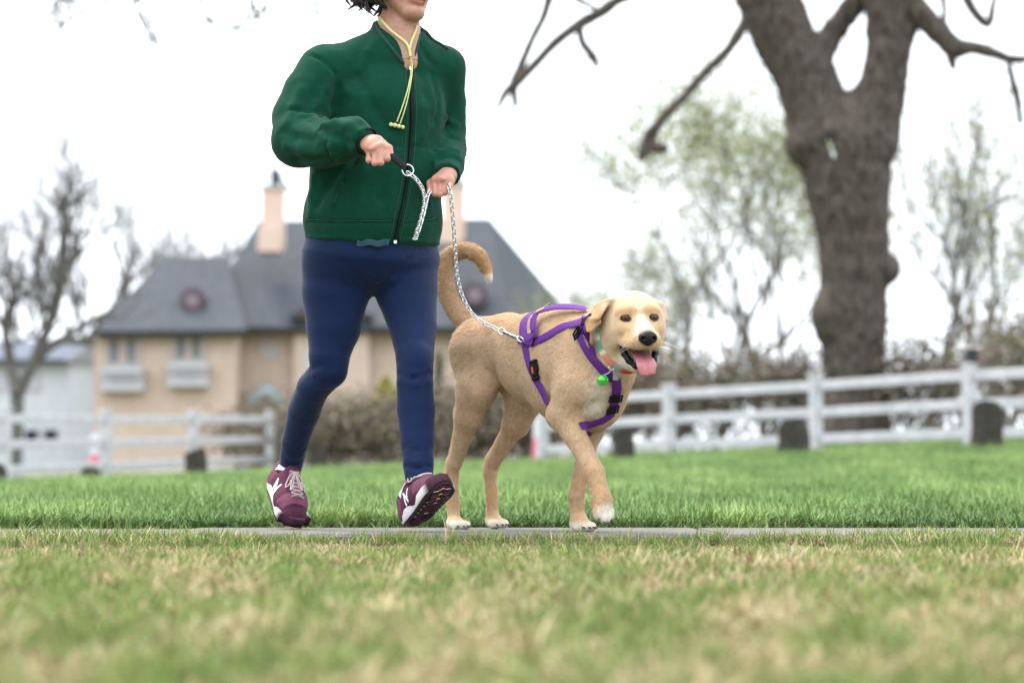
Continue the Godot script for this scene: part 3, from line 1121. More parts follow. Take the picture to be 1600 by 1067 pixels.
	for c in [[148, 33.5, 0.07, "slim pink and white marker post behind the lowest log bollard"], [842, 34.5, 0.085, "pink and white marker post behind the dog's belly"]]:
		var p := P(c[0], 720, c[1])
		p.y = ground_y(p.x, p.z)
		var o := thing("marker_post", c[3], "marker", p, "pink marker posts by the fence")
		var s := Shape.new()
		s.tube([Vector3(0, -0.05, 0), Vector3(0, 0.02, 0), Vector3(0, 0.36, 0)], [c[2] * 0.8, c[2], c[2]], 12)
		part("pink_base", s.mesh(), pink, o)
		var q := Shape.new()
		q.tube([Vector3(0, 0.36, 0), Vector3(0, 0.62, 0), Vector3(0, 0.66, 0)], [c[2] * 0.9, c[2] * 0.9, c[2] * 0.5], 12)
		part("pale_top", q.mesh(), pale, o)

# ------------------------------------------------------------------ grass
func tuft(rng: RandomNumberGenerator, blades: int, height: float, width: float, radius: float, lean: float) -> ArrayMesh:
	var s := Shape.new()
	for i in blades:
		var an := rng.randf() * TAU
		var base := Vector3(cos(an), 0, sin(an)) * radius * sqrt(rng.randf())
		var out := Vector3(rng.randfn(), 0, rng.randfn()).normalized()
		var h := height * rng.randf_range(0.45, 1.25)
		var ln := lean * rng.randf_range(0.3, 1.5)
		var side := out.cross(Vector3.UP).rotated(Vector3.UP, rng.randf_range(-0.8, 0.8)) * width * rng.randf_range(0.7, 1.3)
		var p := []
		for k in 4:
			var t := k / 3.0
			p.append(base + Vector3.UP * h * (t - 0.25 * ln * t * t) + out * h * ln * t * t)
		var tint := rng.randf_range(0.75, 1.25)
		var yellow := rng.randf_range(0.85, 1.2)
		for k in 3:
			var w0 := side * (1.0 - k / 3.0 * 0.75)
			var w1 := side * (1.0 - (k + 1) / 3.0 * 0.75) if k < 2 else side * 0.05
			s.quad(p[k] - w0, p[k + 1] - w1, p[k + 1] + w1, p[k] + w0)
			s.color_all(Color(tint * yellow, tint, tint))
	return s.mesh()

func sow(called: String, label: String, m: ArrayMesh, material: Material, list: Array) -> void:
	var mm := MultiMesh.new()
	mm.transform_format = MultiMesh.TRANSFORM_3D
	mm.use_colors = true
	mm.mesh = m
	mm.instance_count = list.size()
	for i in list.size():
		mm.set_instance_transform(i, list[i][0])
		mm.set_instance_color(i, list[i][1])
	var o := MultiMeshInstance3D.new()
	o.name = numbered(called)
	o.multimesh = mm
	o.material_override = material
	add_child(o)
	o.set_meta("kind", "stuff")
	tag(o, label, "grass")

func build_grass() -> void:
	var rng := RandomNumberGenerator.new()
	rng.seed = 2024
	var patch := FastNoiseLite.new()
	patch.seed = 12
	patch.frequency = 1.0
	var blade := leafy(vmat(0.75, 0.35), Color(0.35, 0.4, 0.2))
	var greens := [[], []]
	var straws := [[], []]
	for i in 52000:
		var d := lerpf(1.9, 6.26, pow(rng.randf(), 0.85))
		var x := rng.randf_range(-1.0, 1.0) * (0.225 * d + 0.7)
		var n := patch.get_noise_2d(x * 3.0, d * 2.4) + 0.45 * patch.get_noise_2d(x * 11.0 + 50.0, d * 9.0)
		n += 0.10 * smoothstep(-0.4, 0.8, x) * smoothstep(6.2, 5.0, d)
		var at := Vector3(x, ground_y(x, -d) - 0.004, -d)
		var dry := rng.randf() < clampf(0.44 + n * 1.5, 0.08, 0.9)
		var h := rng.randf_range(0.55, 1.15) * lerpf(0.62, 1.1, smoothstep(6.25, 4.6, d))
		if rng.randf() < 0.02 and d < 6.1: h *= 1.6
		var bs := Basis(Vector3.UP, rng.randf() * TAU).scaled(Vector3(1, 1, 1) * h)
		if dry:
			bs = Basis(Vector3(rng.randfn(), 0, rng.randfn()).normalized(), rng.randf_range(0.0, 0.6)) * bs
			var k := rng.randf_range(0.75, 1.2)
			straws[rng.randi() % 2].append([Transform3D(bs, at), Color(0.47 * k, 0.385 * k, 0.235 * k) if rng.randf() < 0.8 else Color(0.2 * k, 0.125 * k, 0.075 * k)])
		else:
			var k := rng.randf_range(0.75, 1.25)
			greens[rng.randi() % 2].append([Transform3D(bs, at), Color(0.11 * k, 0.185 * k, 0.04 * k).lerp(Color(0.27 * k, 0.285 * k, 0.10 * k), rng.randf() * 0.8)])
	# a fringe that leans over the near edge of the path
	for i in 9000:
		var x := rng.randf_range(-3.2, 3.2)
		var px := 800.0 + x / 6.3 * FOCAL
		var wild := smoothstep(430.0, 250.0, px) + smoothstep(1250.0, 1480.0, px)
		if patch.get_noise_2d(x * 5.0, 40.0) + wild * 0.9 < 0.05 and rng.randf() < 0.7: continue
		var d := 6.25 + rng.randfn() * (0.035 + 0.09 * wild)
		var bs := Basis(Vector3.UP, rng.randf() * TAU).scaled(Vector3.ONE * rng.randf_range(0.5, 1.0) * (1.0 + 0.45 * wild * rng.randf()))
		if rng.randf() < 0.012: bs = bs.scaled(Vector3(1.0, 2.0, 1.0))
		var k := rng.randf_range(0.75, 1.25)
		if rng.randf() < 0.35: straws[rng.randi() % 2].append([Transform3D(bs, Vector3(x, -0.022, -d)), Color(0.4 * k, 0.33 * k, 0.2 * k)])
		else: greens[rng.randi() % 2].append([Transform3D(bs, Vector3(x, -0.022, -d)), Color(0.2 * k, 0.25 * k, 0.08 * k)])
	sow("short_grass", "short green grass blades on the worn lawn before the footpath", tuft(rng, 9, 0.030, 0.0016, 0.018, 0.6), blade, greens[0])
	sow("short_grass", "longer green grass blades on the worn lawn before the footpath", tuft(rng, 8, 0.038, 0.0015, 0.02, 0.5), blade, greens[1])
	sow("dry_grass", "dry straw-coloured grass matted on the worn lawn", tuft(rng, 8, 0.030, 0.0015, 0.02, 1.3), blade, straws[0])
	sow("dry_grass", "bent dry straw stalks in the worn lawn", tuft(rng, 6, 0.036, 0.0014, 0.02, 1.0), blade, straws[1])
	# green lawn behind the path
	var lawn := [[], []]
	for i in 130000:
		var d := 7.36 + 29.0 * pow(rng.randf(), 1.7)
		var x := rng.randf_range(-1.0, 1.0) * (0.24 * d + 1.5)
		var at := Vector3(x, ground_y(x, -d) - 0.01, -d)
		var n := patch.get_noise_2d(x * 0.9, d * 0.5)
		var k := rng.randf_range(0.75, 1.25) * (1.0 + n * 0.75)
		var c := Color(0.11 * k, 0.205 * k, 0.065 * k).lerp(Color(0.23 * k, 0.27 * k, 0.11 * k), clampf(rng.randf() * 0.55 + n * 0.5, 0.0, 1.0))
		var h := rng.randf_range(0.6, 1.2) * (1.0 + 0.5 * n) * (1.0 if d > 8.2 else 0.8)
		if x > 1.5: h *= 1.0 + 0.25 * smoothstep(12.0, 24.0, d)
		lawn[rng.randi() % 2].append([Transform3D(Basis(Vector3.UP, rng.randf() * TAU).scaled(Vector3(1.2, h, 1.2)), at), c])
	sow("lawn_grass", "lush green lawn blades between the footpath and the fence", tuft(rng, 12, 0.075, 0.0032, 0.05, 0.5), blade, lawn[0])
	sow("lawn_grass", "tall soft lawn tufts between the footpath and the fence", tuft(rng, 10, 0.09, 0.0028, 0.05, 0.65), blade, lawn[1])

# ------------------------------------------------------------------ the walker
var jacket_body: Body
var skin_body: Body
const HER_FWD := Vector3(0.42, 0, 0.91)
const HER_RIGHT := Vector3(-0.91, 0, 0.42)

func cast_px(b: Body, px: float, py: float, lift := 0.0) -> Vector3:
	return b.cast(P(px, py, 5.9), P(px, py, 7.4), lift)

func cast_line(b: Body, pts: Array, lift := 0.0) -> Array:
	var out := []
	for q in pts: out.append(cast_px(b, q[0], q[1], lift))
	return out

func cast_curve(b: Body, pts: Array, lift := 0.0, per := 6) -> Array:      # casts a dense smooth line
	var flat_pts := []
	for q in pts: flat_pts.append(Vector2(q[0], q[1]))
	var out := []
	for q in curve(flat_pts, per): out.append(cast_px(b, q.x, q.y, lift))
	return out

# a flat band along points: width across, facing outwards along the body's surface
func ribbon(s: Shape, pts: Array, normals: Array, width: float, thick: float) -> void:
	var m := pts.size()
	for i in m:
		var t: Vector3 = (pts[mini(i + 1, m - 1)] - pts[maxi(i - 1, 0)]).normalized()
		var n: Vector3 = (normals[i] - t * normals[i].dot(t)).normalized()
		var w := t.cross(n).normalized() * width / 2
		var ring := [pts[i] - w, pts[i] - w * 0.86 + n * thick, pts[i] + w * 0.86 + n * thick, pts[i] + w]
		for p in ring: s.v.append(p)
		s.n.append((-w.normalized() + n).normalized()); s.n.append((n - w.normalized() * 0.2).normalized()); s.n.append((n + w.normalized() * 0.2).normalized()); s.n.append((w.normalized() + n).normalized())
		for k in 4: s.uv.append(Vector2(k / 3.0, i))
	var first := s.v.size() - m * 4
	for i in m - 1:
		for k in 3:
			var a := first + i * 4 + k
			s.idx.append_array(PackedInt32Array([a, a + 1, a + 5, a, a + 5, a + 4]))

func hand(b: Body, wrist: Vector3, palm: Vector3, knuckles: Array, joints: Array, curl: Vector3, thumb: Array) -> void:
	b.flat(wrist, palm, (knuckles[3] - knuckles[0]).normalized(), 0.024, 0.020, 0.029, 0.020, 0.015)
	b.flat(palm, (knuckles[1] + knuckles[2]) / 2.0 - curl * 0.001, (knuckles[3] - knuckles[0]).normalized(), 0.029, 0.019, 0.027, 0.0115, 0.015)
	for i in 4:
		var r: float = [0.0070, 0.0079, 0.0081, 0.0079][i]
		b.bone(knuckles[i], joints[i], r * 1.06, r, 0.005)
		var dip: Vector3 = joints[i] + curl * 0.022 + (knuckles[i] - joints[i]) * 0.10
		b.bone(joints[i], dip, r, r * 0.93, 0.004)
		b.bone(dip, dip + curl * 0.006 + (knuckles[i] - joints[i]) * 0.5, r * 0.93, r * 0.8, 0.004)
		b.ball(knuckles[i], Vector3.ONE * r * 1.12, 0.007)
	for i in thumb.size() - 1:
		b.bone(thumb[i], thumb[i + 1], 0.0106 - 0.0012 * i, 0.0094 - 0.0012 * i, 0.006)

func limb(b: Body, pts: Array, k: float) -> void:      # a chain of bones of even thickness; k blends its first piece into the rest
	for i in pts.size() - 1:
		b.bone(P(pts[i][0], pts[i][1], pts[i][2]), P(pts[i + 1][0], pts[i + 1][1], pts[i + 1][2]), pts[i][3], pts[i + 1][3], k if i == 0 else 0.006)

func build_person() -> void:
	var R := HER_RIGHT
	var who := thing("person", "walker in green zip hoodie, navy leggings and maroon running shoes holding the leash", "person")
	var rng := RandomNumberGenerator.new()
	rng.seed = 14
	var cloth_noise := FastNoiseLite.new()
	cloth_noise.seed = 3
	cloth_noise.frequency = 1.0

	# ---- skin: one continuous figure under the clothes
	var b := Body.new()
	skin_body = b
	b.flat(P(582, 385, 6.87), P(596, 230, 6.87), R, 0.16, 0.11, 0.135, 0.10, 0.03).rc0 = 0.04
	b.flat(P(596, 230, 6.87), P(606, 120, 6.88), R, 0.135, 0.10, 0.14, 0.085, 0.03)
	b.bone(P(520, 112, 6.8), P(688, 105, 6.94), 0.045, 0.045, 0.03)
	b.bone(P(616, 100, 6.9), P(622, 35, 6.87), 0.062, 0.052, 0.03)
	b.bone(P(616, 55, 6.88), P(626, 5, 6.86), 0.050, 0.056, 0.02)
	b.bone(P(635, 98, 6.815), P(628, 50, 6.845), 0.034, 0.05, 0.03)
	for s in [-1.0, 1.0]:       # the cords of the neck
		b.bone(P(632 + s * 5, 92, 6.81), P(622 + s * 22, 20, 6.84), 0.012, 0.014, 0.02)
	# arms
	b.bone(P(505, 112, 6.79), P(462, 218, 6.70), 0.05, 0.038, 0.03)
	b.bone(P(462, 218, 6.70), P(562, 216, 6.51), 0.038, 0.025, 0.03)
	b.bone(P(686, 112, 6.945), P(696, 205, 6.99), 0.042, 0.036, 0.03)
	b.bone(P(696, 205, 6.99), P(697, 234, 6.96), 0.036, 0.034, 0.01)
	b.bone(P(697, 234, 6.96), P(699, 275, 6.77), 0.034, 0.024, 0.01)
	hand(b, P(566, 219, 6.50), P(583, 225, 6.468), [P(577, 234, 6.457), P(586, 230, 6.449), P(595, 228, 6.446), P(603.5, 231, 6.450)], [P(576, 251, 6.44), P(585.5, 255, 6.43), P(595, 254, 6.428), P(605, 248, 6.435)], Vector3(-0.15, 0.2, -1).normalized(), [P(584, 220, 6.5), P(598, 224, 6.485), P(608, 231, 6.478), P(611, 240, 6.468)])
	hand(b, P(699, 273, 6.77), P(691, 281, 6.737), [P(671, 286, 6.727), P(679, 282, 6.719), P(687.5, 281, 6.715), P(695.5, 283, 6.718)], [P(671, 299, 6.71), P(679, 303, 6.70), P(687, 304, 6.698), P(695, 301, 6.70)], Vector3(0.2, 0.15, -1).normalized(), [P(699, 275, 6.74), P(705, 283, 6.715), P(702, 293, 6.70)])
	# legs
	b.bone(P(530, 430, 6.85), P(514, 566, 6.82), 0.075, 0.04, 0.03)
	b.bone(P(512, 575, 6.815), P(487, 608, 6.865), 0.036, 0.033, 0.02)
	b.bone(P(487, 608, 6.865), P(461, 690, 7.02), 0.033, 0.029, 0.01)
	b.bone(P(461, 690, 7.02), P(453, 735, 7.10), 0.029, 0.029, 0.01)
	b.bone(P(628, 430, 6.89), P(648, 566, 6.72), 0.075, 0.04, 0.03)
	b.bone(P(648, 575, 6.715), P(651, 640, 6.695), 0.036, 0.036, 0.02)
	b.bone(P(651, 640, 6.695), P(653.5, 726, 6.635), 0.036, 0.029, 0.01)
	b.bone(P(653.5, 726, 6.635), P(653, 772, 6.60), 0.028, 0.028, 0.01)
	b.bone(P(453, 735, 7.10), P(445, 770, 7.12), 0.031, 0.03, 0.02)
	b.bone(P(447, 765, 7.105), P(455, 795, 7.02), 0.026, 0.018, 0.02)
	b.bone(P(653, 772, 6.60), P(661, 785, 6.56), 0.026, 0.02, 0.02)
	# head, bowed a little and turned to her left
	var hc := P(634, -37, 6.85)
	var ht := Basis(Vector3.UP, deg_to_rad(33)) * Basis(Vector3.BACK, deg_to_rad(-3)) * Basis(Vector3.RIGHT, deg_to_rad(9))
	var F := func(x: float, y: float, z: float) -> Vector3: return hc + ht * Vector3(x, y, z)
	b.ball(F.call(0, 0.03, -0.015), Vector3(0.074, 0.09, 0.094), 0.02, ht)
	b.ball(F.call(0, -0.02, 0.03), Vector3(0.062, 0.07, 0.06), 0.03, ht)
	b.flat(F.call(0, -0.05, 0.03), F.call(0, -0.098, 0.070), ht.x, 0.052, 0.045, 0.024, 0.020, 0.03)
	for s in [-1.0, 1.0]:
		b.bone(F.call(s * 0.056, -0.045, -0.005), F.call(s * 0.018, -0.104, 0.066), 0.018, 0.014, 0.02)      # jaw line
		b.ball(F.call(s * 0.04, -0.022, 0.06), Vector3(0.026, 0.024, 0.024), 0.025, ht)                    # cheekbone
		b.ball(F.call(s * 0.031, 0.026, 0.074), Vector3(0.022, 0.010, 0.015), 0.012, ht)
		var socket := b.ball(F.call(s * 0.032, 0.010, 0.092), Vector3(0.015, 0.008, 0.014), 0.008, ht)
		b.carve(socket)
		b.ball(F.call(s * 0.032, 0.010, 0.076), Vector3(0.0125, 0.0115, 0.0115), 0.002, ht)
		b.flat(F.call(s * 0.075, 0.012, -0.012), F.call(s * 0.072, -0.022, -0.006), ht.z, 0.017, 0.006, 0.011, 0.006, 0.008)   # ear
	b.bone(F.call(0, 0.015, 0.086), F.call(0, -0.026, 0.106), 0.009, 0.013, 0.012)
	b.ball(F.call(0.011, -0.030, 0.095), Vector3(0.009, 0.008, 0.010), 0.008, ht)
	b.ball(F.call(-0.011, -0.030, 0.095), Vector3(0.009, 0.008, 0.010), 0.008, ht)
	# lips and chin
	b.ball(F.call(0, -0.060, 0.078), Vector3(0.028, 0.026, 0.020), 0.015, ht)
	b.fold([F.call(-0.025, -0.066, 0.086), F.call(-0.008, -0.0605, 0.099), F.call(0.008, -0.0605, 0.099), F.call(0.025, -0.066, 0.086)], 0.0048, 0.0034)
	b.fold([F.call(-0.020, -0.072, 0.088), F.call(0, -0.076, 0.097), F.call(0.020, -0.072, 0.088)], 0.0056, 0.0040)
	b.fold([F.call(-0.027, -0.068, 0.084), F.call(-0.012, -0.0678, 0.097), F.call(0.012, -0.0678, 0.097), F.call(0.027, -0.068, 0.084)], 0.0022, -0.0035)
	b.fold([F.call(-0.014, -0.087, 0.088), F.call(0.014, -0.087, 0.088)], 0.008, -0.004)
	b.ball(F.call(0, -0.102, 0.078), Vector3(0.021, 0.017, 0.016), 0.018, ht)
	b.fold([F.call(-0.03, -0.03, 0.085), F.call(-0.036, -0.062, 0.078)], 0.006, -0.002)
	b.fold([F.call(0.03, -0.03, 0.085), F.call(0.036, -0.062, 0.078)], 0.006, -0.002)
	var hinv := ht.inverse()
	var skin_tint := func(p: Vector3, n: Vector3) -> Color:
		var c := Color(0.40, 0.215, 0.155)
		var l := hinv * (p - hc)
		var g := cloth_noise.get_noise_3d(p.x * 60.0, p.y * 60.0, p.z * 60.0)
		c = c.lerp(Color(0.50, 0.22, 0.165), clampf(0.3 + g, 0.0, 1.0) * 0.45)
		if l.length() < 0.16 and l.z > 0.03:
			var lip := Vector2(l.x * 0.40, (l.y + 0.0685)).length()
			c = c.lerp(Color(0.36, 0.125, 0.11), smoothstep(0.0125, 0.0085, lip) * smoothstep(0.075, 0.085, l.z))
			c = c.lerp(Color(0.16, 0.045, 0.04), smoothstep(0.0022, 0.0010, absf(l.y + 0.0678)) * smoothstep(0.026, 0.022, absf(l.x)) * smoothstep(0.08, 0.088, l.z))
			c = c.lerp(Color(0.5, 0.5, 0.5), smoothstep(0.0125, 0.0115, ((l - Vector3(signf(l.x) * 0.032, 0.010, 0.076)) as Vector3).length()))
			c = c.lerp(Color(0.05, 0.03, 0.02), smoothstep(0.006, 0.005, Vector2(absf(l.x) - 0.032, l.y - 0.008).length()) * smoothstep(0.07, 0.08, l.z))
			c = c.lerp(Color(0.03, 0.02, 0.015), smoothstep(0.005, 0.003, absf(l.y - 0.034)) * smoothstep(0.026, 0.02, absf(absf(l.x) - 0.032)))
		elif l.length() > 0.25:
			# knuckles and finger ends a little redder
			c = c.lerp(Color(0.50, 0.20, 0.15), clampf(0.4 + g * 1.5, 0.0, 0.8))
		return c * (0.9 + 0.08 * g)
	var s := Shape.new()
	b.mesh_into(s, P(420, 850, 7.3) - Vector3(0.02, 0, 0.05), P(760, 50, 6.3) + Vector3(0, 0, 0.25), 0.014, skin_tint)
	b.mesh_into(s, hc - Vector3(0.13, 0.245, 0.15), hc + Vector3(0.14, 0.16, 0.16), 0.0034, skin_tint)
	for c in [P(592, 235, 6.47), P(689, 287, 6.72)]:
		b.mesh_into(s, c - Vector3(0.06, 0.055, 0.07), c + Vector3(0.06, 0.055, 0.07), 0.0022, skin_tint)
	var skin := vmat(0.5, 0.4)
	skin.subsurf_scatter_enabled = true
	skin.subsurf_scatter_strength = 0.15
	part("body", s.mesh(), skin, who)
	# finger nails
	var nail := mat(lin(0.55, 0.33, 0.28), 0.3)
	var np := cast_px(b, 703, 287, 0.0)
	var nsh := Shape.new()
	nsh.tube([np + Vector3(0, 0.004, -0.002), np + Vector3(0, 0.0, 0.0006), np + Vector3(-0.001, -0.006, 0.0)], [0.003, 0.0046, 0.0035], 10, 0.3, Vector3.RIGHT)
	part("thumb_nail", nsh.mesh(), nail, who)

	# ---- jacket
	var j := Body.new()
	jacket_body = j
	j.flat(P(582, 374, 6.865), P(583, 345, 6.865), R, 0.190, 0.140, 0.198, 0.147, 0.02).rc0 = 0.012
	j.flat(P(583, 345, 6.865), P(588, 270, 6.865), R, 0.199, 0.148, 0.188, 0.140, 0.03)
	j.flat(P(588, 270, 6.865), P(604, 170, 6.865), R, 0.188, 0.140, 0.166, 0.128, 0.03)
	j.flat(P(604, 170, 6.865), P(612, 112, 6.88), R, 0.166, 0.128, 0.150, 0.098, 0.03)
	j.bone(P(512, 110, 6.80), P(620, 84, 6.875), 0.062, 0.066, 0.05)
	j.bone(P(620, 84, 6.875), P(694, 104, 6.94), 0.066, 0.055, 0.05)
	j.bone(P(615, 78, 6.90), P(620, 52, 6.90), 0.088, 0.074, 0.03)
	# sleeve of her right arm
	var sr := [[506, 112, 6.795, 0.075], [484, 150, 6.765, 0.079], [468, 186, 6.735, 0.077], [466, 219, 6.69, 0.072]]
	limb(j, sr, 0.03)
	var fr := [[466, 220, 6.69, 0.070], [502, 225, 6.62, 0.066], [534, 219, 6.55, 0.061], [553, 215, 6.52, 0.052]]
	limb(j, fr, 0.02)
	j.bone(P(556, 216, 6.515), P(572, 221, 6.490), 0.041, 0.037, 0.012).rc1 = 0.005
	# sleeve of her left arm
	var sl := [[690, 108, 6.945, 0.062], [696, 160, 6.985, 0.060], [697, 205, 6.99, 0.058], [697, 232, 6.965, 0.056]]
	limb(j, sl, 0.03)
	j.bone(P(697, 234, 6.96), P(699, 258, 6.85), 0.056, 0.050, 0.02)
	j.bone(P(699, 260, 6.84), P(700, 274, 6.775), 0.040, 0.037, 0.012).rc1 = 0.005
	# open collar: the hollow round the neck and the V at the zip
	j.carve(j.bone(P(622, 66, 6.885), P(628, 0, 6.86), 0.056, 0.078, 0.012))
	j.carve(j.flat(P(638, 106, 6.75), P(630, 30, 6.76), Vector3.RIGHT, 0.003, 0.06, 0.034, 0.08, 0.008))
	# folds, laid where the photograph shows them
	var strokes := [
		# right sleeve: bunching at elbow and forearm
		[[[498, 198], [520, 190], [545, 196], [560, 206]], 0.014, 0.010], [[[505, 208], [528, 214], [548, 224]], 0.009, -0.010],
		[[[485, 188], [500, 200], [515, 206]], 0.010, -0.009], [[[470, 180], [490, 182], [510, 186]], 0.012, 0.007], [[[455, 172], [480, 174], [512, 178]], 0.009, -0.006],
		[[[515, 230], [520, 242], [532, 248]], 0.009, 0.009], [[[508, 224], [512, 238], [520, 252]], 0.007, -0.009], [[[538, 205], [536, 222], [542, 238]], 0.008, -0.008],
		[[[545, 200], [552, 214], [552, 232]], 0.008, 0.007], [[[440, 205], [462, 214], [490, 218]], 0.012, -0.006], [[[445, 228], [470, 236], [500, 240]], 0.012, 0.006],
		[[[462, 250], [485, 250], [505, 246]], 0.010, -0.006], [[[448, 190], [458, 165], [470, 140]], 0.016, 0.005], [[[512, 150], [505, 170], [498, 190]], 0.010, -0.006],
		[[[500, 130], [490, 150], [478, 172]], 0.014, -0.005],
		# seam of the shoulder
		[[[486, 86], [508, 98], [524, 116], [528, 138]], 0.006, -0.006], [[[528, 138], [522, 165], [518, 190]], 0.014, -0.012],
		# torso: soft drags from chest to hem
		[[[540, 140], [560, 190], [575, 215]], 0.022, 0.004], [[[560, 120], [585, 170], [605, 200]], 0.018, -0.004], [[[530, 265], [512, 290], [495, 320]], 0.014, -0.007],
		[[[545, 262], [530, 290], [520, 318]], 0.014, 0.006], [[[490, 275], [486, 305], [484, 335]], 0.014, 0.005], [[[570, 270], [560, 300], [556, 335]], 0.018, 0.004],
		[[[600, 280], [596, 310], [600, 335]], 0.016, -0.003], [[[658, 120], [668, 150], [676, 185]], 0.020, -0.003], [[[668, 200], [660, 212], [650, 220]], 0.014, 0.003],
		[[[672, 240], [668, 280], [672, 320]], 0.016, 0.003], [[[650, 330], [658, 310], [670, 295]], 0.012, -0.003], [[[676, 115], [684, 150], [681, 190]], 0.012, -0.006],
		[[[590, 60], [575, 80], [560, 110]], 0.014, 0.003], [[[655, 70], [668, 90], [682, 105]], 0.012, -0.003],
		# left sleeve
		[[[690, 238], [704, 232], [716, 236]], 0.008, 0.007], [[[688, 248], [702, 244], [718, 250]], 0.007, -0.008], [[[686, 258], [702, 258], [714, 264]], 0.007, 0.006],
		[[[692, 205], [704, 214], [716, 218]], 0.009, -0.006], [[[695, 180], [704, 190], [714, 196]], 0.010, 0.005], [[[686, 236], [680, 250], [682, 264]], 0.008, 0.006],
		# pockets
		[[[575, 232], [556, 256], [536, 284], [527, 300]], 0.006, -0.007], [[[569, 228], [550, 252], [530, 280]], 0.006, 0.003], [[[526, 302], [522, 322], [520, 344]], 0.004, -0.004],
		[[[577, 229], [600, 229], [628, 229]], 0.0045, -0.0035], [[[646, 229], [664, 231], [680, 236]], 0.0045, -0.0035], [[[672, 250], [668, 280], [676, 310]], 0.0045, -0.004],
		# rib band at the hem
		[[[481, 346], [500, 347], [530, 348], [560, 348], [590, 348], [614, 348]], 0.005, -0.006], [[[630, 348], [650, 347], [670, 346], [683, 343]], 0.005, -0.006],
	]
	var laid := []
	for f in strokes: laid.append(cast_line(j, f[0]))
	for i in strokes.size(): j.fold(laid[i], strokes[i][1] * 0.85, strokes[i][2] * 2.0)
	var hem_y := P(582, 347, 6.73).y
	j.warp = func(p: Vector3):
		var w := cloth_noise.get_noise_3d(p.x * 9.0, p.y * 6.0, p.z * 9.0) * 0.0035 + cloth_noise.get_noise_3d(p.x * 26.0, p.y * 20.0, p.z * 26.0) * 0.0013
		if p.y < hem_y - 0.004 and p.y > hem_y - 0.08: w += 0.0006 * sin(atan2(p.x + 0.39, p.z + 6.865) * 180.0)
		return w
	j.warped = true
	j.warp_reach = 0.012
	var js := Shape.new()
	j.mesh_into(js, P(425, 385, 7.1) - Vector3(0.02, 0.04, 0.1), P(735, 25, 6.4) + Vector3(0.02, 0.07, 0.15), 0.0055, func(p, _n):
		var g := cloth_noise.get_noise_3d(p.x * 14.0, p.y * 14.0, p.z * 14.0) * 0.14 + cloth_noise.get_noise_3d(p.x * 220.0, p.y * 220.0, p.z * 220.0) * 0.10
		return Color(0.0045, 0.041, 0.026) * (1.0 + g))
	# cut the hem level: drop what hangs below it
	var fleece := vmat(0.95, 0.15)
	fleece.rim_enabled = true
	fleece.rim = 0.1
	fleece.rim_tint = 0.7
	relief(fleece, 71, 0.2, 0.05, 512, 3)
	triplanar(fleece, 6.0)
	var jacket := part("jacket", js.mesh(), fleece, who)
	# zip: tape, teeth and pulls
	var zip_px := [[641, 106], [642, 130], [643, 160], [643, 190], [641, 220], [639, 250], [635, 285], [629, 320], [622, 350], [617, 379]]
	var zp := cast_curve(j, zip_px, 0.0014, 4)
	var zn := []
	for p in zp: zn.append((j.slope(p, j.near(p, 0.03)) + HER_FWD * 1.5).normalized())
	var tape := Shape.new()
	ribbon(tape, zp, zn, 0.011, 0.0018)
	fix_winding(tape)
	var zip := part("zip", tape.mesh(), mat(lin(0.004, 0.007, 0.008), 0.9, 0.15), jacket)
	zip.name = "zip_tape"
	var teeth := Shape.new()
	var zt := []
	for i in zp.size(): zt.append(zp[i] + zn[i] * 0.0026)
	teeth.tube(zt, [0.0015], 6)
	part("zip_teeth", teeth.mesh(), mat(lin(0.008, 0.011, 0.012), 0.6, 0.3), jacket)
	for off in [-0.015, 0.015]:
		var seam := Shape.new()
		var sp := []
		for i in zp.size():
			var t: Vector3 = (zp[mini(i + 1, zp.size() - 1)] - zp[maxi(i - 1, 0)]).normalized()
			sp.append(j.push_out(zp[i] + t.cross(zn[i]).normalized() * off, 0.0006))
		seam.tube(sp, [0.0016], 5)
		part("stitching", seam.mesh(), mat(lin(0.006, 0.04, 0.026), 0.9), jacket)
	var steel := mat(lin(0.6, 0.61, 0.63), 0.25)
	steel.metallic = 1.0
	var pull := Shape.new()
	var z0: Vector3 = zt[0]
	pull.box(z0 + Vector3(0, -0.002, 0.004), Vector3(0.007, 0.011, 0.005), Basis.IDENTITY, 0.001)
	pull.box(z0 + Vector3(0.003, -0.016, 0.006), Vector3(0.0045, 0.02, 0.0018), Basis(Vector3.BACK, 0.2), 0.0006)
	part("zip_pull", pull.mesh(), steel, jacket)
	var stop := Shape.new()
	stop.box(zt[-1] + Vector3(0, 0.002, 0.003), Vector3(0.009, 0.010, 0.006), Basis.IDENTITY, 0.001)
	part("zip_end", stop.mesh(), steel, jacket)
	# dark edge of the open pocket
	var pe := Shape.new()
	pe.tube(cast_curve(j, [[577, 226], [564, 243], [548, 266], [534, 287], [526, 300]], 0.0006, 7), [0.0024], 6)
	part("pocket_edge", pe.mesh(), mat(lin(0.002, 0.012, 0.008), 0.95), jacket)
	# stitched seams
	for line in [[[577, 229], [600, 229], [628, 229]], [[646, 229], [664, 231], [680, 236]], [[577, 231], [557, 257], [537, 285], [527, 301]], [[526, 302], [522, 322], [520, 344]], [[481, 343], [500, 344], [530, 345], [560, 345], [590, 345], [612, 345]], [[632, 345], [650, 344], [670, 343], [683, 340]]]:
		var sm := Shape.new()
		sm.tube(cast_curve(j, line, 0.0003, 7), [0.0011], 5)
		part("seam", sm.mesh(), mat(lin(0.0085, 0.048, 0.031), 0.9), jacket)
	# collar edge rolled round the neck opening
	var col := Shape.new()
	var cpts := []
	for q in [[588, 34], [590, 44], [600, 60], [614, 78], [628, 96], [638, 108]]: cpts.append(cast_px(j, q[0], q[1], 0.0))
	col.tube(curve(cpts, 4), [0.005], 8)
	part("collar", col.mesh(), mat(lin(0.0046, 0.040, 0.025), 0.95), jacket)
	var col2 := Shape.new()
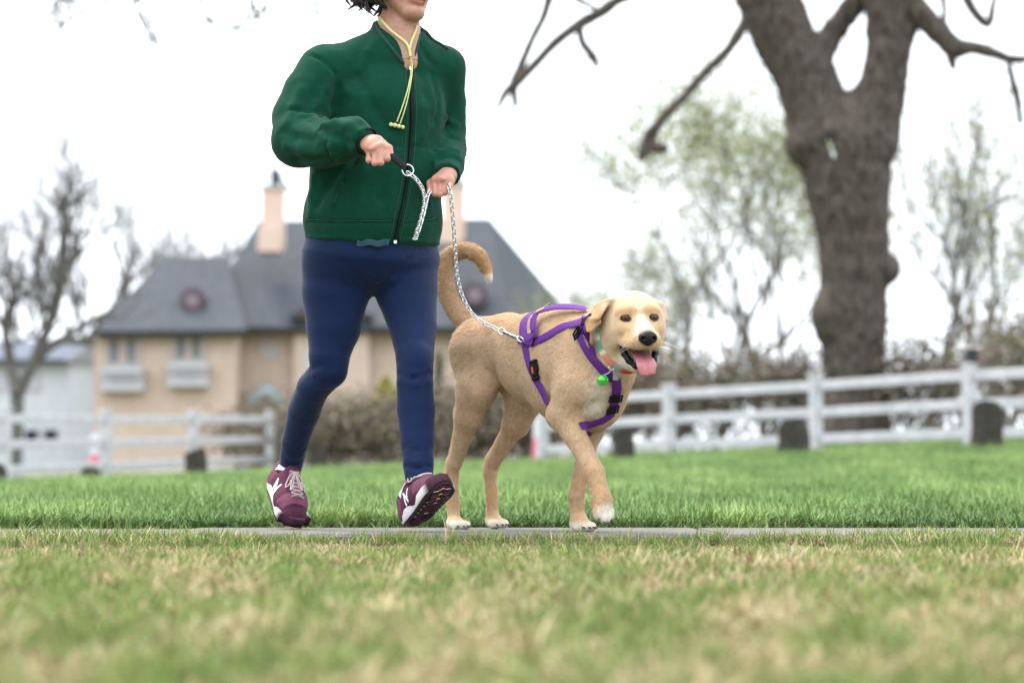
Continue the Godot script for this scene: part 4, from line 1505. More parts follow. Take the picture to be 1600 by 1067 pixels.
	col2.tube(curve(cast_line(j, [[643, 108], [646, 90], [651, 72], [655, 55]], 0.001), 4), [0.0055], 8)
	part("collar", col2.mesh(), mat(lin(0.0046, 0.040, 0.025), 0.95), jacket)
	var bar := Shape.new()
	var bp := []
	for q in [[656, 44], [668, 49], [680, 55], [692, 63], [702, 73]]: bp.append(j.push_out(P(q[0], q[1], 6.89), 0.002))
	bar.tube(curve(bp, 3), [0.0045], 6)
	part("shoulder_piping", bar.mesh(), mat(lin(0.008, 0.03, 0.032), 0.8), jacket)
	# shirt hem peeping out below
	var shirt := Shape.new()
	var hp := []
	var hn := []
	for i in 12:
		hp.append(P(556 + i * 4.8, 379.5 + 1.3 * sin(i * 1.1), 6.716 - 0.004 * cos(i * 1.7)))
		hn.append(HER_FWD)
	ribbon(shirt, hp, hn, 0.018, 0.004)
	fix_winding(shirt)
	part("shirt_hem", shirt.mesh(), mat(lin(0.012, 0.05, 0.075), 0.9), who)
	# dark band at the wrist
	var band := Shape.new()
	var w0 := P(572, 221, 6.49)
	var axis := (P(590, 229, 6.46) - w0).normalized()
	var u := axis.cross(Vector3.UP).normalized()
	var v := axis.cross(u)
	var ring := []
	for i in 25: ring.append(w0 - axis * 0.004 + (u * cos(TAU * i / 24.0) + v * sin(TAU * i / 24.0)) * 0.0365)
	band.tube(ring, [0.009], 8, 0.3, axis)
	part("wristband", band.mesh(), mat(lin(0.005, 0.006, 0.010), 0.8, 0.2), who)

	# ---- leggings
	var g := Body.new()
	g.flat(P(580, 366, 6.87), P(580, 402, 6.87), R, 0.182, 0.125, 0.196, 0.140, 0.03).rc1 = 0.085
	g.flat(P(584, 395, 6.87), P(584, 432, 6.865), R, 0.07, 0.10, 0.036, 0.09, 0.05).rc1 = 0.026
	g.flat(P(580, 405, 6.87), P(578, 422, 6.87), R, 0.185, 0.130, 0.150, 0.11, 0.05).rc1 = 0.055
	var rl := [[527, 420, 6.85, 0.100], [524, 455, 6.845, 0.096], [521, 510, 6.83, 0.078], [514, 556, 6.81, 0.0575], [512, 580, 6.81, 0.050], [489, 606, 6.86, 0.046], [474, 644, 6.94, 0.045], [461, 690, 7.02, 0.039], [453.5, 728, 7.09, 0.0345]]
	limb(g, rl, 0.03)
	g.ball(P(524, 577, 6.795), Vector3(0.028, 0.034, 0.03), 0.025)
	g.ball(P(478, 628, 6.94), Vector3(0.040, 0.06, 0.045), 0.02)
	var ll := [[632, 420, 6.89, 0.096], [635, 455, 6.86, 0.088], [645, 512, 6.80, 0.067], [648, 556, 6.73, 0.0525], [648, 600, 6.70, 0.0500], [650, 640, 6.69, 0.0525], [652, 688, 6.66, 0.0465], [653.5, 726, 6.63, 0.0415], [655, 752, 6.61, 0.038]]
	limb(g, ll, 0.010)
	g.ball(P(652, 565, 6.69), Vector3(0.03, 0.04, 0.03), 0.03)
	var creases := [
		[[[492, 590], [510, 598], [528, 592]], 0.006, -0.004], [[[486, 600], [505, 606], [520, 602]], 0.006, 0.003], [[[484, 580], [492, 574], [500, 572]], 0.008, -0.003],
		[[[620, 585], [645, 592], [674, 583]], 0.006, -0.0035], [[[622, 577], [648, 583], [672, 575]], 0.006, 0.003], [[[622, 598], [650, 602], [672, 596]], 0.007, 0.002],
		[[[632, 728], [650, 733], [674, 728]], 0.004, -0.004], [[[633, 737], [652, 742], [672, 738]], 0.004, 0.0035], [[[632, 718], [652, 722], [676, 716]], 0.005, 0.003], [[[634, 745], [654, 749], [670, 746]], 0.004, -0.003],
		[[[630, 700], [650, 704], [676, 700]], 0.006, -0.002], [[[438, 700], [455, 706], [476, 702]], 0.005, -0.003], [[[436, 708], [453, 714], [472, 711]], 0.005, 0.003], [[[436, 718], [452, 723], [470, 720]], 0.004, -0.003],
		[[[590, 448], [610, 430], [640, 405], [665, 392]], 0.009, -0.004], [[[580, 446], [560, 428], [535, 408]], 0.009, -0.003], [[[595, 456], [615, 440], [640, 424]], 0.009, 0.003], [[[630, 395], [655, 388], [680, 384]], 0.006, -0.003],
		[[[585, 400], [584, 425], [585, 448]], 0.005, -0.003],
	]
	laid = []
	for f in creases: laid.append(cast_line(g, f[0]))
	for i in creases.size(): g.fold(laid[i], creases[i][1], creases[i][2] * (1.9 if creases[i][0][0][1] > 690 else 1.35))
	var gs := Shape.new()
	g.mesh_into(gs, P(430, 762, 7.2) - Vector3(0.03, 0, 0.05), P(700, 360, 6.5) + Vector3(0.02, 0.02, 0.15), 0.0058, func(p, _n):
		var k := cloth_noise.get_noise_3d(p.x * 12.0, p.y * 12.0, p.z * 12.0) * 0.05 + cloth_noise.get_noise_3d(p.x * 200.0, p.y * 200.0, p.z * 200.0) * 0.06
		return Color(0.0032, 0.0082, 0.043) * (1.0 + k))
	var knit := vmat(0.75, 0.3)
	knit.rim_enabled = true
	knit.rim = 0.14
	knit.rim_tint = 0.55
	relief(knit, 73, 0.25, 0.02, 512, 2)
	triplanar(knit, 9.0)
	part("leggings", gs.mesh(), knit, who)

	# ---- shoes
	shoe(who, P(431, 755, 7.14), P(459, 827, 6.955), Vector3(0.46, 0.46, 0.76), "right", P(453.5, 728, 7.09))
	shoe(who, P(645, 821, 6.645), P(645, 821, 6.645) + Vector3(0.38, 0.42, 0.82).normalized() * 0.252, Vector3(-0.35, 0.84, -0.28), "left", P(655, 752, 6.61))

	# ---- hair: dark waves down to the collar
	var hb := Body.new()
	hb.ball(F.call(0, 0.045, -0.03), Vector3(0.084, 0.09, 0.092), 0.02, ht)
	hb.flat(F.call(-0.072, 0.01, -0.03), F.call(-0.085, -0.07, -0.035), ht.z, 0.06, 0.022, 0.045, 0.02, 0.03)
	hb.flat(F.call(0.072, 0.01, -0.04), F.call(0.078, -0.05, -0.05), ht.z, 0.05, 0.02, 0.03, 0.015, 0.03)
	hb.flat(F.call(0, 0.0, -0.085), F.call(0, -0.07, -0.085), ht.x, 0.075, 0.03, 0.06, 0.02, 0.03)
	hb.warp = func(p: Vector3): return 0.006 * sin(p.x * 160.0 + 3.0 * sin(p.y * 60.0)) * sin(p.z * 120.0)
	hb.warped = true
	hb.warp_reach = 0.02
	var hs := Shape.new()
	hb.mesh_into(hs, hc - Vector3(0.16, 0.16, 0.19), hc + Vector3(0.16, 0.16, 0.12), 0.005, func(_p, _n): return Color(0.022, 0.014, 0.010))
	var hm := vmat(0.45, 0.5)
	var hair := part("hair", hs.mesh(), hm, who)
	var lock_mat := mat(lin(0.012, 0.007, 0.0045), 0.5, 0.35)
	for i in 70:
		var a := rng.randf_range(-0.11, 0.03)
		var start: Vector3 = F.call(-rng.randf_range(0.060, 0.080), rng.randf_range(0.0, 0.05), a)
		var end: Vector3 = start + Vector3(-rng.randf_range(0.0, 0.055), -rng.randf_range(0.085, 0.13), rng.randf_range(-0.01, 0.03))
		var ph := rng.randf() * TAU
		var lock := Shape.new()
		for q in 7:
			var pts := []
			var off := Vector3(rng.randfn(), rng.randfn(), rng.randfn()) * 0.0035
			for k in 11:
				var t := k / 10.0
				pts.append(start.lerp(end, t) + off * (1.0 - 0.4 * t) + Vector3(sin(ph + t * 8.0) * 0.017 * t, sin(ph * 2.0 + t * 7.0) * 0.007 * t, cos(ph + t * 8.0) * 0.017 * t) + Vector3(-0.014 * sin(t * PI), 0, 0))
			lock.tube(pts, [0.0024, 0.0027, 0.0028, 0.0028, 0.0027, 0.0026, 0.0024, 0.0022, 0.0018, 0.0013, 0.0005], 5)
		part("lock", lock.mesh(), lock_mat, hair)

	# ---- yellow neck cord with its beads
	var yellow := mat(lin(0.5, 0.5, 0.2), 0.7)
	var cord := Shape.new()
	var both := func(px, py):
		var q1 := b.cast(P(px, py, 5.9), P(px, py, 7.4), 0.003)
		var q2 := j.cast(P(px, py, 5.9), P(px, py, 7.4), 0.003)
		return q1 if q1.z > q2.z else q2
	var run1 := []
	for q in [[590, 24], [598, 34], [610, 47], [622, 57], [633, 66], [639, 76], [641, 88]]: run1.append(both.call(q[0], q[1]))
	cord.tube(curve(run1, 4), [0.0042], 8)
	var run2 := []
	for q in [[652, 40], [648, 52], [643, 64], [640, 76]]: run2.append(both.call(q[0], q[1]))
	cord.tube(curve(run2, 4), [0.0034], 8)
	var neck := part("neck_cord", cord.mesh(), yellow, who)
	for q in [[[641, 88], [642, 108], [638, 135], [629, 165], [620, 190]], [[641, 88], [644, 104], [641, 132], [634, 165], [625, 193]]]:
		var st := Shape.new()
		var pp := []
		for c in q: pp.append(both.call(c[0], c[1]))
		st.tube(curve(pp, 5), [0.0019], 6)
		part("strand", st.mesh(), yellow, neck)
	var bead := Shape.new()
	for c in [[611, 195, 0.006], [617, 196, 0.0065], [623, 197.5, 0.0062], [629, 199, 0.0058]]:
		var at: Vector3 = both.call(c[0], c[1]) + Vector3(0, 0, 0.004)
		var m := SphereMesh.new()
		m.radius = c[2]
		m.height = c[2] * 2.0
		m.radial_segments = 14
		m.rings = 8
		part("bead", m, yellow, neck, at)

# one running shoe from heel to toe; up is the way its instep points
func shoe(who: Node3D, heel: Vector3, toe: Vector3, up_hint: Vector3, _which: String, ankle: Vector3) -> void:
	var z := (toe - heel).normalized()
	var y := (up_hint - z * up_hint.dot(z)).normalized()
	var x := y.cross(z)
	var k := 0.262 / 0.262
	var turn := Basis(x, y, z)
	var S := func(a: float, b: float, c: float) -> Vector3: return heel + turn * (Vector3(a, b, c) * k)
	var len := heel.distance_to(toe)
	# upper
	var b := Body.new()
	b.flat(S.call(0, 0.030, 0.028), S.call(0, 0.066, 0.022), x, 0.034, 0.036, 0.031, 0.030, 0.02)
	b.flat(S.call(0, 0.026, 0.03), S.call(0, 0.030, 0.14), x, 0.036, 0.030, 0.043, 0.034, 0.03)
	b.flat(S.call(0, 0.030, 0.14), S.call(0, 0.024, len - 0.032), x, 0.044, 0.034, 0.037, 0.026, 0.03)
	b.flat(S.call(0, 0.062, 0.065), S.call(0, 0.040, 0.165), x, 0.030, 0.032, 0.032, 0.026, 0.03)
	b.bone(S.call(0, 0.075, 0.08), S.call(0, 0.092, 0.072), 0.026, 0.020, 0.02)
	b.carve(b.flat(S.call(0, 0.075, 0.045), ankle + (ankle - (S.call(0, 0.075, 0.045) as Vector3)) * 0.3, x, 0.029, 0.036, 0.031, 0.038, 0.008))
	var tex := FastNoiseLite.new()
	tex.seed = 8
	tex.frequency = 1.0
	for f in [[[-0.035, 0.035, 0.17], [0, 0.06, 0.178], [0.035, 0.035, 0.17]], [[-0.034, 0.03, 0.185], [0, 0.053, 0.192], [0.034, 0.03, 0.185]]]:
		var pts := []
		for q in f: pts.append(b.push_out(S.call(q[0], q[1], q[2]), 0.0))
		b.fold(pts, 0.005, -0.003)
	var inv := turn.inverse()
	var s := Shape.new()
	var c0: Vector3 = S.call(0, 0.05, len * 0.5)
	b.mesh_into(s, c0 - Vector3.ONE * 0.165, c0 + Vector3.ONE * 0.165, 0.0034, func(p, n):
		var l: Vector3 = inv * (p - heel)
		var weave := 1.0 + 0.16 * tex.get_noise_3d(p.x * 500.0, p.y * 500.0, p.z * 500.0) + 0.10 * tex.get_noise_3d(p.x * 40.0, p.y * 40.0, p.z * 40.0)
		var c := Color(0.080, 0.022, 0.046)
		# lighter knit on the toe box and heel, dark overlays along the sole
		if l.z > 0.155 and l.y > 0.034: c = Color(0.145, 0.050, 0.085)
		elif l.z < 0.05: c = Color(0.125, 0.042, 0.072)
		if l.z > len - 0.042: c = Color(0.060, 0.016, 0.036)
		return c * weave)
	var up_mat := vmat(0.85, 0.3)
	var o := part("shoe", s.mesh(), up_mat, who)
	# midsole and outsole: lofted outlines
	var outline := [[0.0, -0.006], [0.022, -0.003], [0.036, 0.012], [0.042, 0.04], [0.042, 0.09], [0.045, 0.13], [0.050, 0.175], [0.049, 0.205], [0.038, len - 0.03], [0.022, len - 0.008], [0.0, len]]
	var full := []
	for q in outline: full.append(Vector2(q[0], q[1]))
	for i in range(outline.size() - 2, 0, -1): full.append(Vector2(-outline[i][0] * 0.94, outline[i][1]))
	var spring := func(zz: float) -> float: return 0.020 * pow(maxf(0.0, (zz - 0.17) / 0.09), 2.0) + 0.006 * pow(maxf(0.0, (0.03 - zz) / 0.03), 2.0)
	var loft := func(levels: Array) -> Shape:
		var m := Shape.new()
		var n := full.size()
		var cz := 0.13
		for lv in levels:
			for q in full:
				var w := Vector2(q.x * lv[1], cz + (q.y - cz) * (1.0 + (lv[1] - 1.0) * 0.35))
				m.v.append(S.call(w.x, lv[0] + spring.call(w.y) + lv[2] * smoothstep(0.16, 0.03, w.y), w.y))
		for i in levels.size() - 1:
			for q in n:
				var a := i * n + q
				var c := i * n + (q + 1) % n
				m.idx.append_array(PackedInt32Array([a, a + n, c + n, a, c + n, c]))
		for e in [0, levels.size() - 1]:
			var mid := m.v.size()
			m.v.append(S.call(0, levels[e][0] + spring.call(0.12), 0.12))
			for q in n:
				var a: int = e * n + q
				var c: int = e * n + (q + 1) % n
				m.idx.append_array(PackedInt32Array([mid, a, c] if e == 0 else [mid, c, a]))
		# smooth normals
		m.n.resize(m.v.size())
		var centre: Vector3 = S.call(0, 0.01, 0.13)
		for i in range(0, m.idx.size(), 3):
			var a := m.idx[i]; var bb := m.idx[i + 1]; var c := m.idx[i + 2]
			var f := (m.v[c] - m.v[a]).cross(m.v[bb] - m.v[a])
			if f.dot((m.v[a] + m.v[bb] + m.v[c]) / 3.0 - centre) < 0.0:
				f = -f
				m.idx[i + 1] = c
				m.idx[i + 2] = bb
			m.n[a] += f; m.n[bb] += f; m.n[c] += f
		for i in m.n.size(): m.n[i] = m.n[i].normalized()
		return m
	var foam: Shape = loft.call([[0.000, 0.95, 0.0], [0.004, 1.02, 0.0], [0.012, 1.05, 0.003], [0.023, 1.03, 0.007], [0.027, 0.95, 0.008]])
	foam.colored = true
	for p in foam.v:
		var zl: float = (inv * (p - heel)).z
		foam.c.append(Color(0.6, 0.58, 0.58) if zl < len - 0.035 else Color(0.045, 0.012, 0.026))
	var mid := part("midsole", foam.mesh(), vmat(0.7, 0.4), o)
	var rubber: Shape = loft.call([[-0.0055, 0.93, 0.0], [-0.004, 0.99, 0.0], [0.0015, 1.0, 0.0]])
	var outsole := part("outsole", rubber.mesh(), mat(lin(0.030, 0.008, 0.018), 0.7), o)
	# tread: tan flex lines across the forefoot and dark lugs
	var tan := mat(lin(0.42, 0.33, 0.22), 0.8)
	for i in 7:
		var zz := 0.085 + i * 0.023
		var w := 0.034 if i < 5 else 0.027
		var g := Shape.new()
		var pts := []
		for q in 5:
			var a := lerpf(-w, w, q / 4.0)
			var zc := zz + 0.010 * (1.0 - pow(absf(a) / w, 2.0)) + (0.003 if q % 2 == 0 else -0.003)
			pts.append(S.call(a, -0.0068 + spring.call(zc), zc))
		g.tube(pts, [0.0012, 0.0022, 0.0026, 0.0022, 0.0012], 6, 0.6, y)
		part("tread_line", g.mesh(), tan, o)
	for i in 8:
		for sd in [-1.0, 1.0]:
			var zz := 0.05 + i * 0.023
			var lug := Shape.new()
			lug.box(S.call(sd * 0.018, -0.0072 + spring.call(zz), zz), Vector3(0.022, 0.005, 0.012), turn, 0.0015)
			part("lug", lug.mesh(), outsole.material_override, o)
	# white letter on the sides
	var ink := mat(lin(0.72, 0.70, 0.70), 0.6)
	for sd in [-1.0, 1.0]:
		var strokes := [[[0.088, 0.030], [0.082, 0.066]], [[0.082, 0.066], [0.118, 0.030]], [[0.118, 0.030], [0.112, 0.066]]]
		var letter := Shape.new()
		for st in strokes:
			var pts := []
			var nn := []
			for q in 5:
				var f: float = lerpf(-0.06, 1.06, q / 4.0)
				var from: Vector3 = S.call(sd * 0.09, lerpf(st[0][1], st[1][1], f), lerpf(st[0][0], st[1][0], f))
				var hit := b.cast(from, from - x * sd * 0.09, 0.0010)
				pts.append(hit)
				nn.append(b.slope(hit, b.near(hit, 0.02)))
			ribbon(letter, pts, nn, 0.0062, 0.0016)
		fix_winding(letter)
		part("letter", letter.mesh(), ink, o)
	# laces: crossings and a bow
	var lace_mat := mat(lin(0.46, 0.36, 0.38), 0.9)
	var tongue := Shape.new()
	var tpts := []
	for i in 6: tpts.append(b.push_out(S.call(0, 0.10 - i * 0.008, 0.085 + i * 0.017), 0.0008))
	tongue.tube(tpts, [0.017, 0.018, 0.018, 0.018, 0.017, 0.014], 10, 0.16, x)
	part("tongue", tongue.mesh(), mat(lin(0.20, 0.10, 0.12), 0.9), o)
	for i in 6:
		for sd in [-1.0, 1.0]:
			var lp := []
			for q in 6:
				var f := q / 5.0
				var a := lerpf(-sd * 0.019, sd * 0.019, f)
				var zz := 0.095 + i * 0.0135 + 0.012 * f
				lp.append(b.push_out(S.call(a, 0.12 - (zz - 0.08) * 0.5, zz), 0.0045 + 0.0015 * sin(f * PI)))
			var lc := Shape.new()
			lc.tube(lp, [0.0021], 6, 0.6, y)
			part("lace", lc.mesh(), lace_mat, o)
	for q in [[-1.0, 0.034, 0.055], [1.0, 0.034, 0.05], [-1.0, 0.02, 0.075], [1.0, 0.018, 0.07]]:
		var knot := b.push_out(S.call(0, 0.11, 0.098), 0.007)
		var loop := []
		for i in 13:
			var a := TAU * i / 12.0
			var out: Vector3 = x * q[0] * (1.0 - cos(a)) * q[1] * 0.55 + z * (sin(a) * 0.010 + (1.0 - cos(a)) * 0.5 * q[2] * 0.8) - y * (1.0 - cos(a)) * 0.010
			loop.append(b.push_out(knot + out, 0.006 + 0.002 * absf(sin(a))))
		var lc := Shape.new()
		lc.tube(loop, [0.0018], 6)
		part("lace_bow", lc.mesh(), lace_mat, o)
	# ankle sock
	var sock := Shape.new()
	var s0: Vector3 = S.call(0, 0.06, 0.045)
	sock.tube(curve([s0, s0.lerp(ankle, 0.45), s0.lerp(ankle, 0.72)], 4), [0.037, 0.037, 0.036, 0.0355, 0.035, 0.0345, 0.034, 0.0338, 0.0338], 20)
	part("sock", sock.mesh(), mat(lin(0.55, 0.53, 0.56), 0.95), who)

# ------------------------------------------------------------------ the dog
var dog_body: Body
var head_at := Vector3.ZERO
var head_turn := Basis.IDENTITY
const DOG_FWD := Vector3(0.62, 0, 0.78)
const DOG_SIDE := Vector3(-0.78, 0, 0.62)      # towards the dog's right flank

func H(x: float, y: float, z: float) -> Vector3:
	return head_at + head_turn * Vector3(x, y, z)

func paw(b: Body, at: Vector3, fwd: Vector3, down: Vector3, size: float) -> Array:
	var side := fwd.cross(down).normalized()
	var tips := []
	b.ball(at - fwd * 0.004 * size, Vector3(0.027, 0.021, 0.032) * size, 0.02, Basis(side, -down, fwd))
	for k in 4:
		var o := (k - 1.5)
		var reach := 0.026 if k in [1, 2] else 0.017
		var c := at + side * o * 0.0148 * size + fwd * reach * size + down * 0.005 * size
		b.ball(c, Vector3(0.0098, 0.0135, 0.0195) * size, 0.006, Basis(side, -down, fwd))
		tips.append([c + fwd * 0.018 * size + down * 0.002 * size, fwd, side, down])
	return tips

func build_dog() -> void:
	var b := Body.new()
	dog_body = b
	var L := DOG_SIDE
	# trunk
	var rump := P(752, 545, 7.0)
	var loin := P(795, 541, 6.92)
	var mid := P(838, 559, 6.83)
	var chest := P(893, 577, 6.70)
	b.flat(rump, loin, L, 0.083, 0.092, 0.076, 0.086, 0.04)
	b.flat(loin, mid, L, 0.076, 0.086, 0.100, 0.117, 0.04)
	b.flat(mid, chest, L, 0.104, 0.119, 0.112, 0.148, 0.05)
	b.flat(chest, P(922, 598, 6.60), L, 0.108, 0.142, 0.088, 0.108, 0.05)
	b.ball(P(928, 640, 6.60), Vector3(0.055, 0.055, 0.07), 0.05)
	# withers and neck
	b.bone(P(868, 514, 6.76), P(905, 525, 6.67), 0.045, 0.07, 0.05)
	b.flat(P(900, 548, 6.68), P(962, 528, 6.47), Vector3.UP, 0.10, 0.088, 0.08, 0.072, 0.05)
	b.bone(P(925, 590, 6.6), P(962, 556, 6.47), 0.085, 0.052, 0.05)
	b.bone(P(938, 620, 6.58), P(958, 590, 6.5), 0.06, 0.05, 0.05)
	# near shoulder and raised foreleg
	b.flat(P(893, 540, 6.63), P(908, 607, 6.54), L, 0.045, 0.06, 0.05, 0.065, 0.05)
	b.bone(P(905, 610, 6.545), P(882, 646, 6.56), 0.058, 0.042, 0.04)
	b.bone(P(882, 650, 6.56), P(912, 706, 6.49), 0.038, 0.0265, 0.025)
	b.bone(P(912, 706, 6.49), P(929, 738, 6.44), 0.0265, 0.0268, 0.008)
	b.ball(P(869, 650, 6.585), Vector3(0.024, 0.026, 0.024), 0.03)
	b.bone(P(929, 738, 6.44), P(939, 780, 6.41), 0.0262, 0.0245, 0.008)
	var tips := paw(b, P(942, 791, 6.40), (P(949, 812, 6.39) - P(941, 788, 6.41)).normalized(), (DOG_FWD * -0.95 + Vector3(0, -0.25, 0)).normalized(), 1.02)
	# far standing foreleg
	b.bone(P(928, 625, 6.64), P(924, 668, 6.66), 0.05, 0.034, 0.04)
	b.bone(P(924, 668, 6.66), P(907, 745, 6.64), 0.032, 0.0205, 0.02)
	b.bone(P(907, 745, 6.64), P(901, 775, 6.63), 0.0205, 0.0215, 0.008)
	b.bone(P(901, 777, 6.63), P(903, 806, 6.62), 0.0205, 0.0200, 0.008)
	tips += paw(b, P(908, 820, 6.615), DOG_FWD, Vector3.DOWN, 1.0)
	# near hind leg, stretched back
	b.flat(P(744, 548, 6.955), P(743, 612, 6.93), DOG_FWD, 0.085, 0.052, 0.058, 0.044, 0.05)
	b.bone(P(746, 608, 6.92), P(732, 650, 6.95), 0.048, 0.037, 0.04)
	b.flat(P(731, 648, 6.955), P(712, 722, 7.03), DOG_FWD, 0.040, 0.032, 0.022, 0.017, 0.03)
	b.bone(P(716, 680, 7.02), P(701, 736, 7.06), 0.014, 0.010, 0.02)
	b.bone(P(708, 726, 7.04), P(705, 742, 7.05), 0.021, 0.0215, 0.015)
	b.bone(P(705, 745, 7.05), P(708, 800, 7.01), 0.0195, 0.0178, 0.008)
	tips += paw(b, P(713, 818, 6.99), DOG_FWD, Vector3.DOWN, 0.98)
	# far hind leg, swinging forward
	b.flat(P(795, 560, 7.01), P(818, 626, 6.96), DOG_FWD, 0.075, 0.045, 0.058, 0.042, 0.05)
	b.bone(P(820, 630, 6.95), P(808, 660, 6.98), 0.046, 0.036, 0.03)
	b.flat(P(808, 658, 6.98), P(772, 718, 7.06), DOG_FWD, 0.036, 0.032, 0.023, 0.018, 0.03)
	b.bone(P(790, 680, 7.05), P(760, 728, 7.09), 0.014, 0.011, 0.02)
	b.bone(P(770, 722, 7.07), P(766, 738, 7.075), 0.022, 0.022, 0.015)
	b.bone(P(766, 740, 7.075), P(769, 800, 7.06), 0.0182, 0.0178, 0.008)
	tips += paw(b, P(774, 816, 7.05), DOG_FWD, Vector3.DOWN, 0.95)
	# tail
	var tail := curve([P(752, 520, 7.03), P(728, 503, 7.07), P(706, 473, 7.11), P(695, 440, 7.13), P(695, 413, 7.14), P(709, 396, 7.14), P(731, 391, 7.12), P(750, 401, 7.1), P(760, 419, 7.09), P(766, 438, 7.08)], 3)
	for i in tail.size() - 1:
		var f := float(i) / (tail.size() - 1)
		var g := float(i + 1) / (tail.size() - 1)
		b.bone(tail[i], tail[i + 1], ramp(f, [[0, 0.031], [0.2, 0.024], [0.5, 0.0225], [0.8, 0.0175], [1, 0.005]]), ramp(g, [[0, 0.031], [0.2, 0.024], [0.5, 0.0225], [0.8, 0.0175], [1, 0.005]]), 0.012)
	# muscles, ribs, flank
	b.fold([P(770, 590, 6.85), P(790, 560, 6.83), P(800, 530, 6.84)], 0.03, -0.006)
	b.fold([P(868, 560, 6.6), P(862, 600, 6.6), P(860, 640, 6.6)], 0.022, -0.008)
	b.fold([P(735, 560, 6.9), P(728, 610, 6.9)], 0.02, -0.004)
	b.fold([P(905, 640, 6.5), P(930, 625, 6.5), P(945, 600, 6.5)], 0.02, -0.006)
	b.fold([P(893, 560, 6.56), P(912, 600, 6.5)], 0.02, 0.005)
	# head
	head_at = P(991, 502, 6.42)
	head_turn = Basis(Vector3.UP, deg_to_rad(10)) * Basis(Vector3.BACK, deg_to_rad(2.0)) * Basis(Vector3.RIGHT, deg_to_rad(7))
	var T := head_turn
	b.ball(H(0, 0.004, -0.015), Vector3(0.069, 0.050, 0.082), 0.03, T)                     # skull
	b.ball(H(0, 0.026, -0.012), Vector3(0.057, 0.031, 0.060), 0.03, T)
	b.bone(H(0, 0.01, -0.03), P(965, 535, 6.49), 0.066, 0.07, 0.04)
	for s in [-1.0, 1.0]:
		b.ball(H(s * 0.030, 0.030, 0.045), Vector3(0.026, 0.014, 0.020), 0.022, T)          # brow
		b.ball(H(s * 0.050, -0.026, 0.016), Vector3(0.030, 0.046, 0.046), 0.03, T)          # cheek
		b.ball(H(s * 0.036, -0.020, 0.054), Vector3(0.024, 0.022, 0.028), 0.022, T)
	b.flat(H(0, -0.016, 0.048), H(0, -0.036, 0.128), T.x, 0.040, 0.034, 0.031, 0.0265, 0.022)   # muzzle
	b.flat(H(0, 0.004, 0.060), H(0, -0.017, 0.132), T.x, 0.018, 0.013, 0.019, 0.013, 0.016)
	for s in [-1.0, 1.0]:
		b.flat(H(s * 0.021, -0.050, 0.130), H(s * 0.036, -0.050, 0.085), T.y, 0.0205, 0.0155, 0.0185, 0.014, 0.014)   # lips
		b.flat(H(s * 0.036, -0.050, 0.085), H(s * 0.048, -0.045, 0.045), T.y, 0.0185, 0.014, 0.015, 0.013, 0.014)
		b.ball(H(s * 0.018, -0.047, 0.136), Vector3(0.019, 0.018, 0.017), 0.012, T)
	# lower jaw, open mouth
	b.flat(H(0, -0.086, 0.010), H(0, -0.121, 0.090), T.x, 0.046, 0.028, 0.024, 0.013, 0.012)
	b.bone(H(0, -0.06, -0.02), H(0, -0.095, 0.015), 0.055, 0.036, 0.03)
	var gap := b.flat(H(0, -0.0625, 0.050), H(0, -0.109, 0.16), T.x, 0.06, 0.003, 0.07, 0.046, 0.004)
	b.carve(gap)
	for s in [-1.0, 1.0]:
		var eye := b.ball(H(s * 0.0385, 0.0125, 0.072), Vector3(0.0112, 0.0046, 0.016), 0.004, T)
		b.carve(eye)
		b.fold([H(s * 0.025, 0.008, 0.078), H(s * 0.034, 0.0215, 0.074), H(s * 0.052, 0.016, 0.060)], 0.0055, 0.0032)
		b.fold([H(s * 0.026, 0.003, 0.078), H(s * 0.040, 0.0005, 0.070), H(s * 0.053, 0.008, 0.060)], 0.0055, 0.0016)
		b.fold([H(s * 0.020, 0.022, 0.072), H(s * 0.022, 0.002, 0.086), H(s * 0.026, -0.020, 0.095)], 0.010, -0.0028)     # stop beside the bridge
		b.fold([H(s * 0.058, -0.010, 0.052), H(s * 0.050, -0.036, 0.068), H(s * 0.040, -0.040, 0.10)], 0.010, -0.0025)   # cheek to lip
	b.fold([H(0, 0.064, 0.01), H(0, 0.045, 0.05), H(0, 0.018, 0.072)], 0.010, -0.004)
	for k in 4:
		b.fold([H(-0.072 - k * 0.002, -0.01 - k * 0.01, 0.03 - k * 0.014), H(-0.060, -0.055 - k * 0.012, 0.03 - k * 0.012), H(-0.035, -0.100 - k * 0.008, 0.025 - k * 0.014)], 0.006, -0.0035 if k % 2 == 0 else 0.002)
	# ears
	b.flat(H(-0.046, 0.046, -0.030), H(-0.086, 0.044, -0.012), Vector3(0.25, 0.35, 0.9), 0.036, 0.010, 0.036, 0.008, 0.014)
	b.flat(H(-0.086, 0.044, -0.012), H(-0.114, 0.006, 0.006), Vector3(0.55, 0.1, 0.9), 0.036, 0.008, 0.034, 0.0065, 0.008)
	b.flat(H(-0.114, 0.006, 0.006), H(-0.126, -0.022, 0.012), Vector3(0.9, 0.1, 0.45), 0.030, 0.0065, 0.012, 0.005, 0.008)
	b.flat(H(0.046, 0.040, -0.03), H(0.078, 0.038, -0.016), Vector3(-0.3, 0.3, 0.9), 0.030, 0.010, 0.03, 0.008, 0.012)
	b.flat(H(0.078, 0.038, -0.016), H(0.090, 0.000, -0.006), Vector3(-0.3, 0.1, 0.9), 0.03, 0.008, 0.018, 0.005, 0.008)
	var wob := FastNoiseLite.new()
	wob.seed = 9
	wob.frequency = 1.0
	b.warp = func(p: Vector3): return wob.get_noise_3d(p.x * 30.0, p.y * 22.0, p.z * 30.0) * 0.0016
	b.warped = true

	var inv := head_turn.inverse()
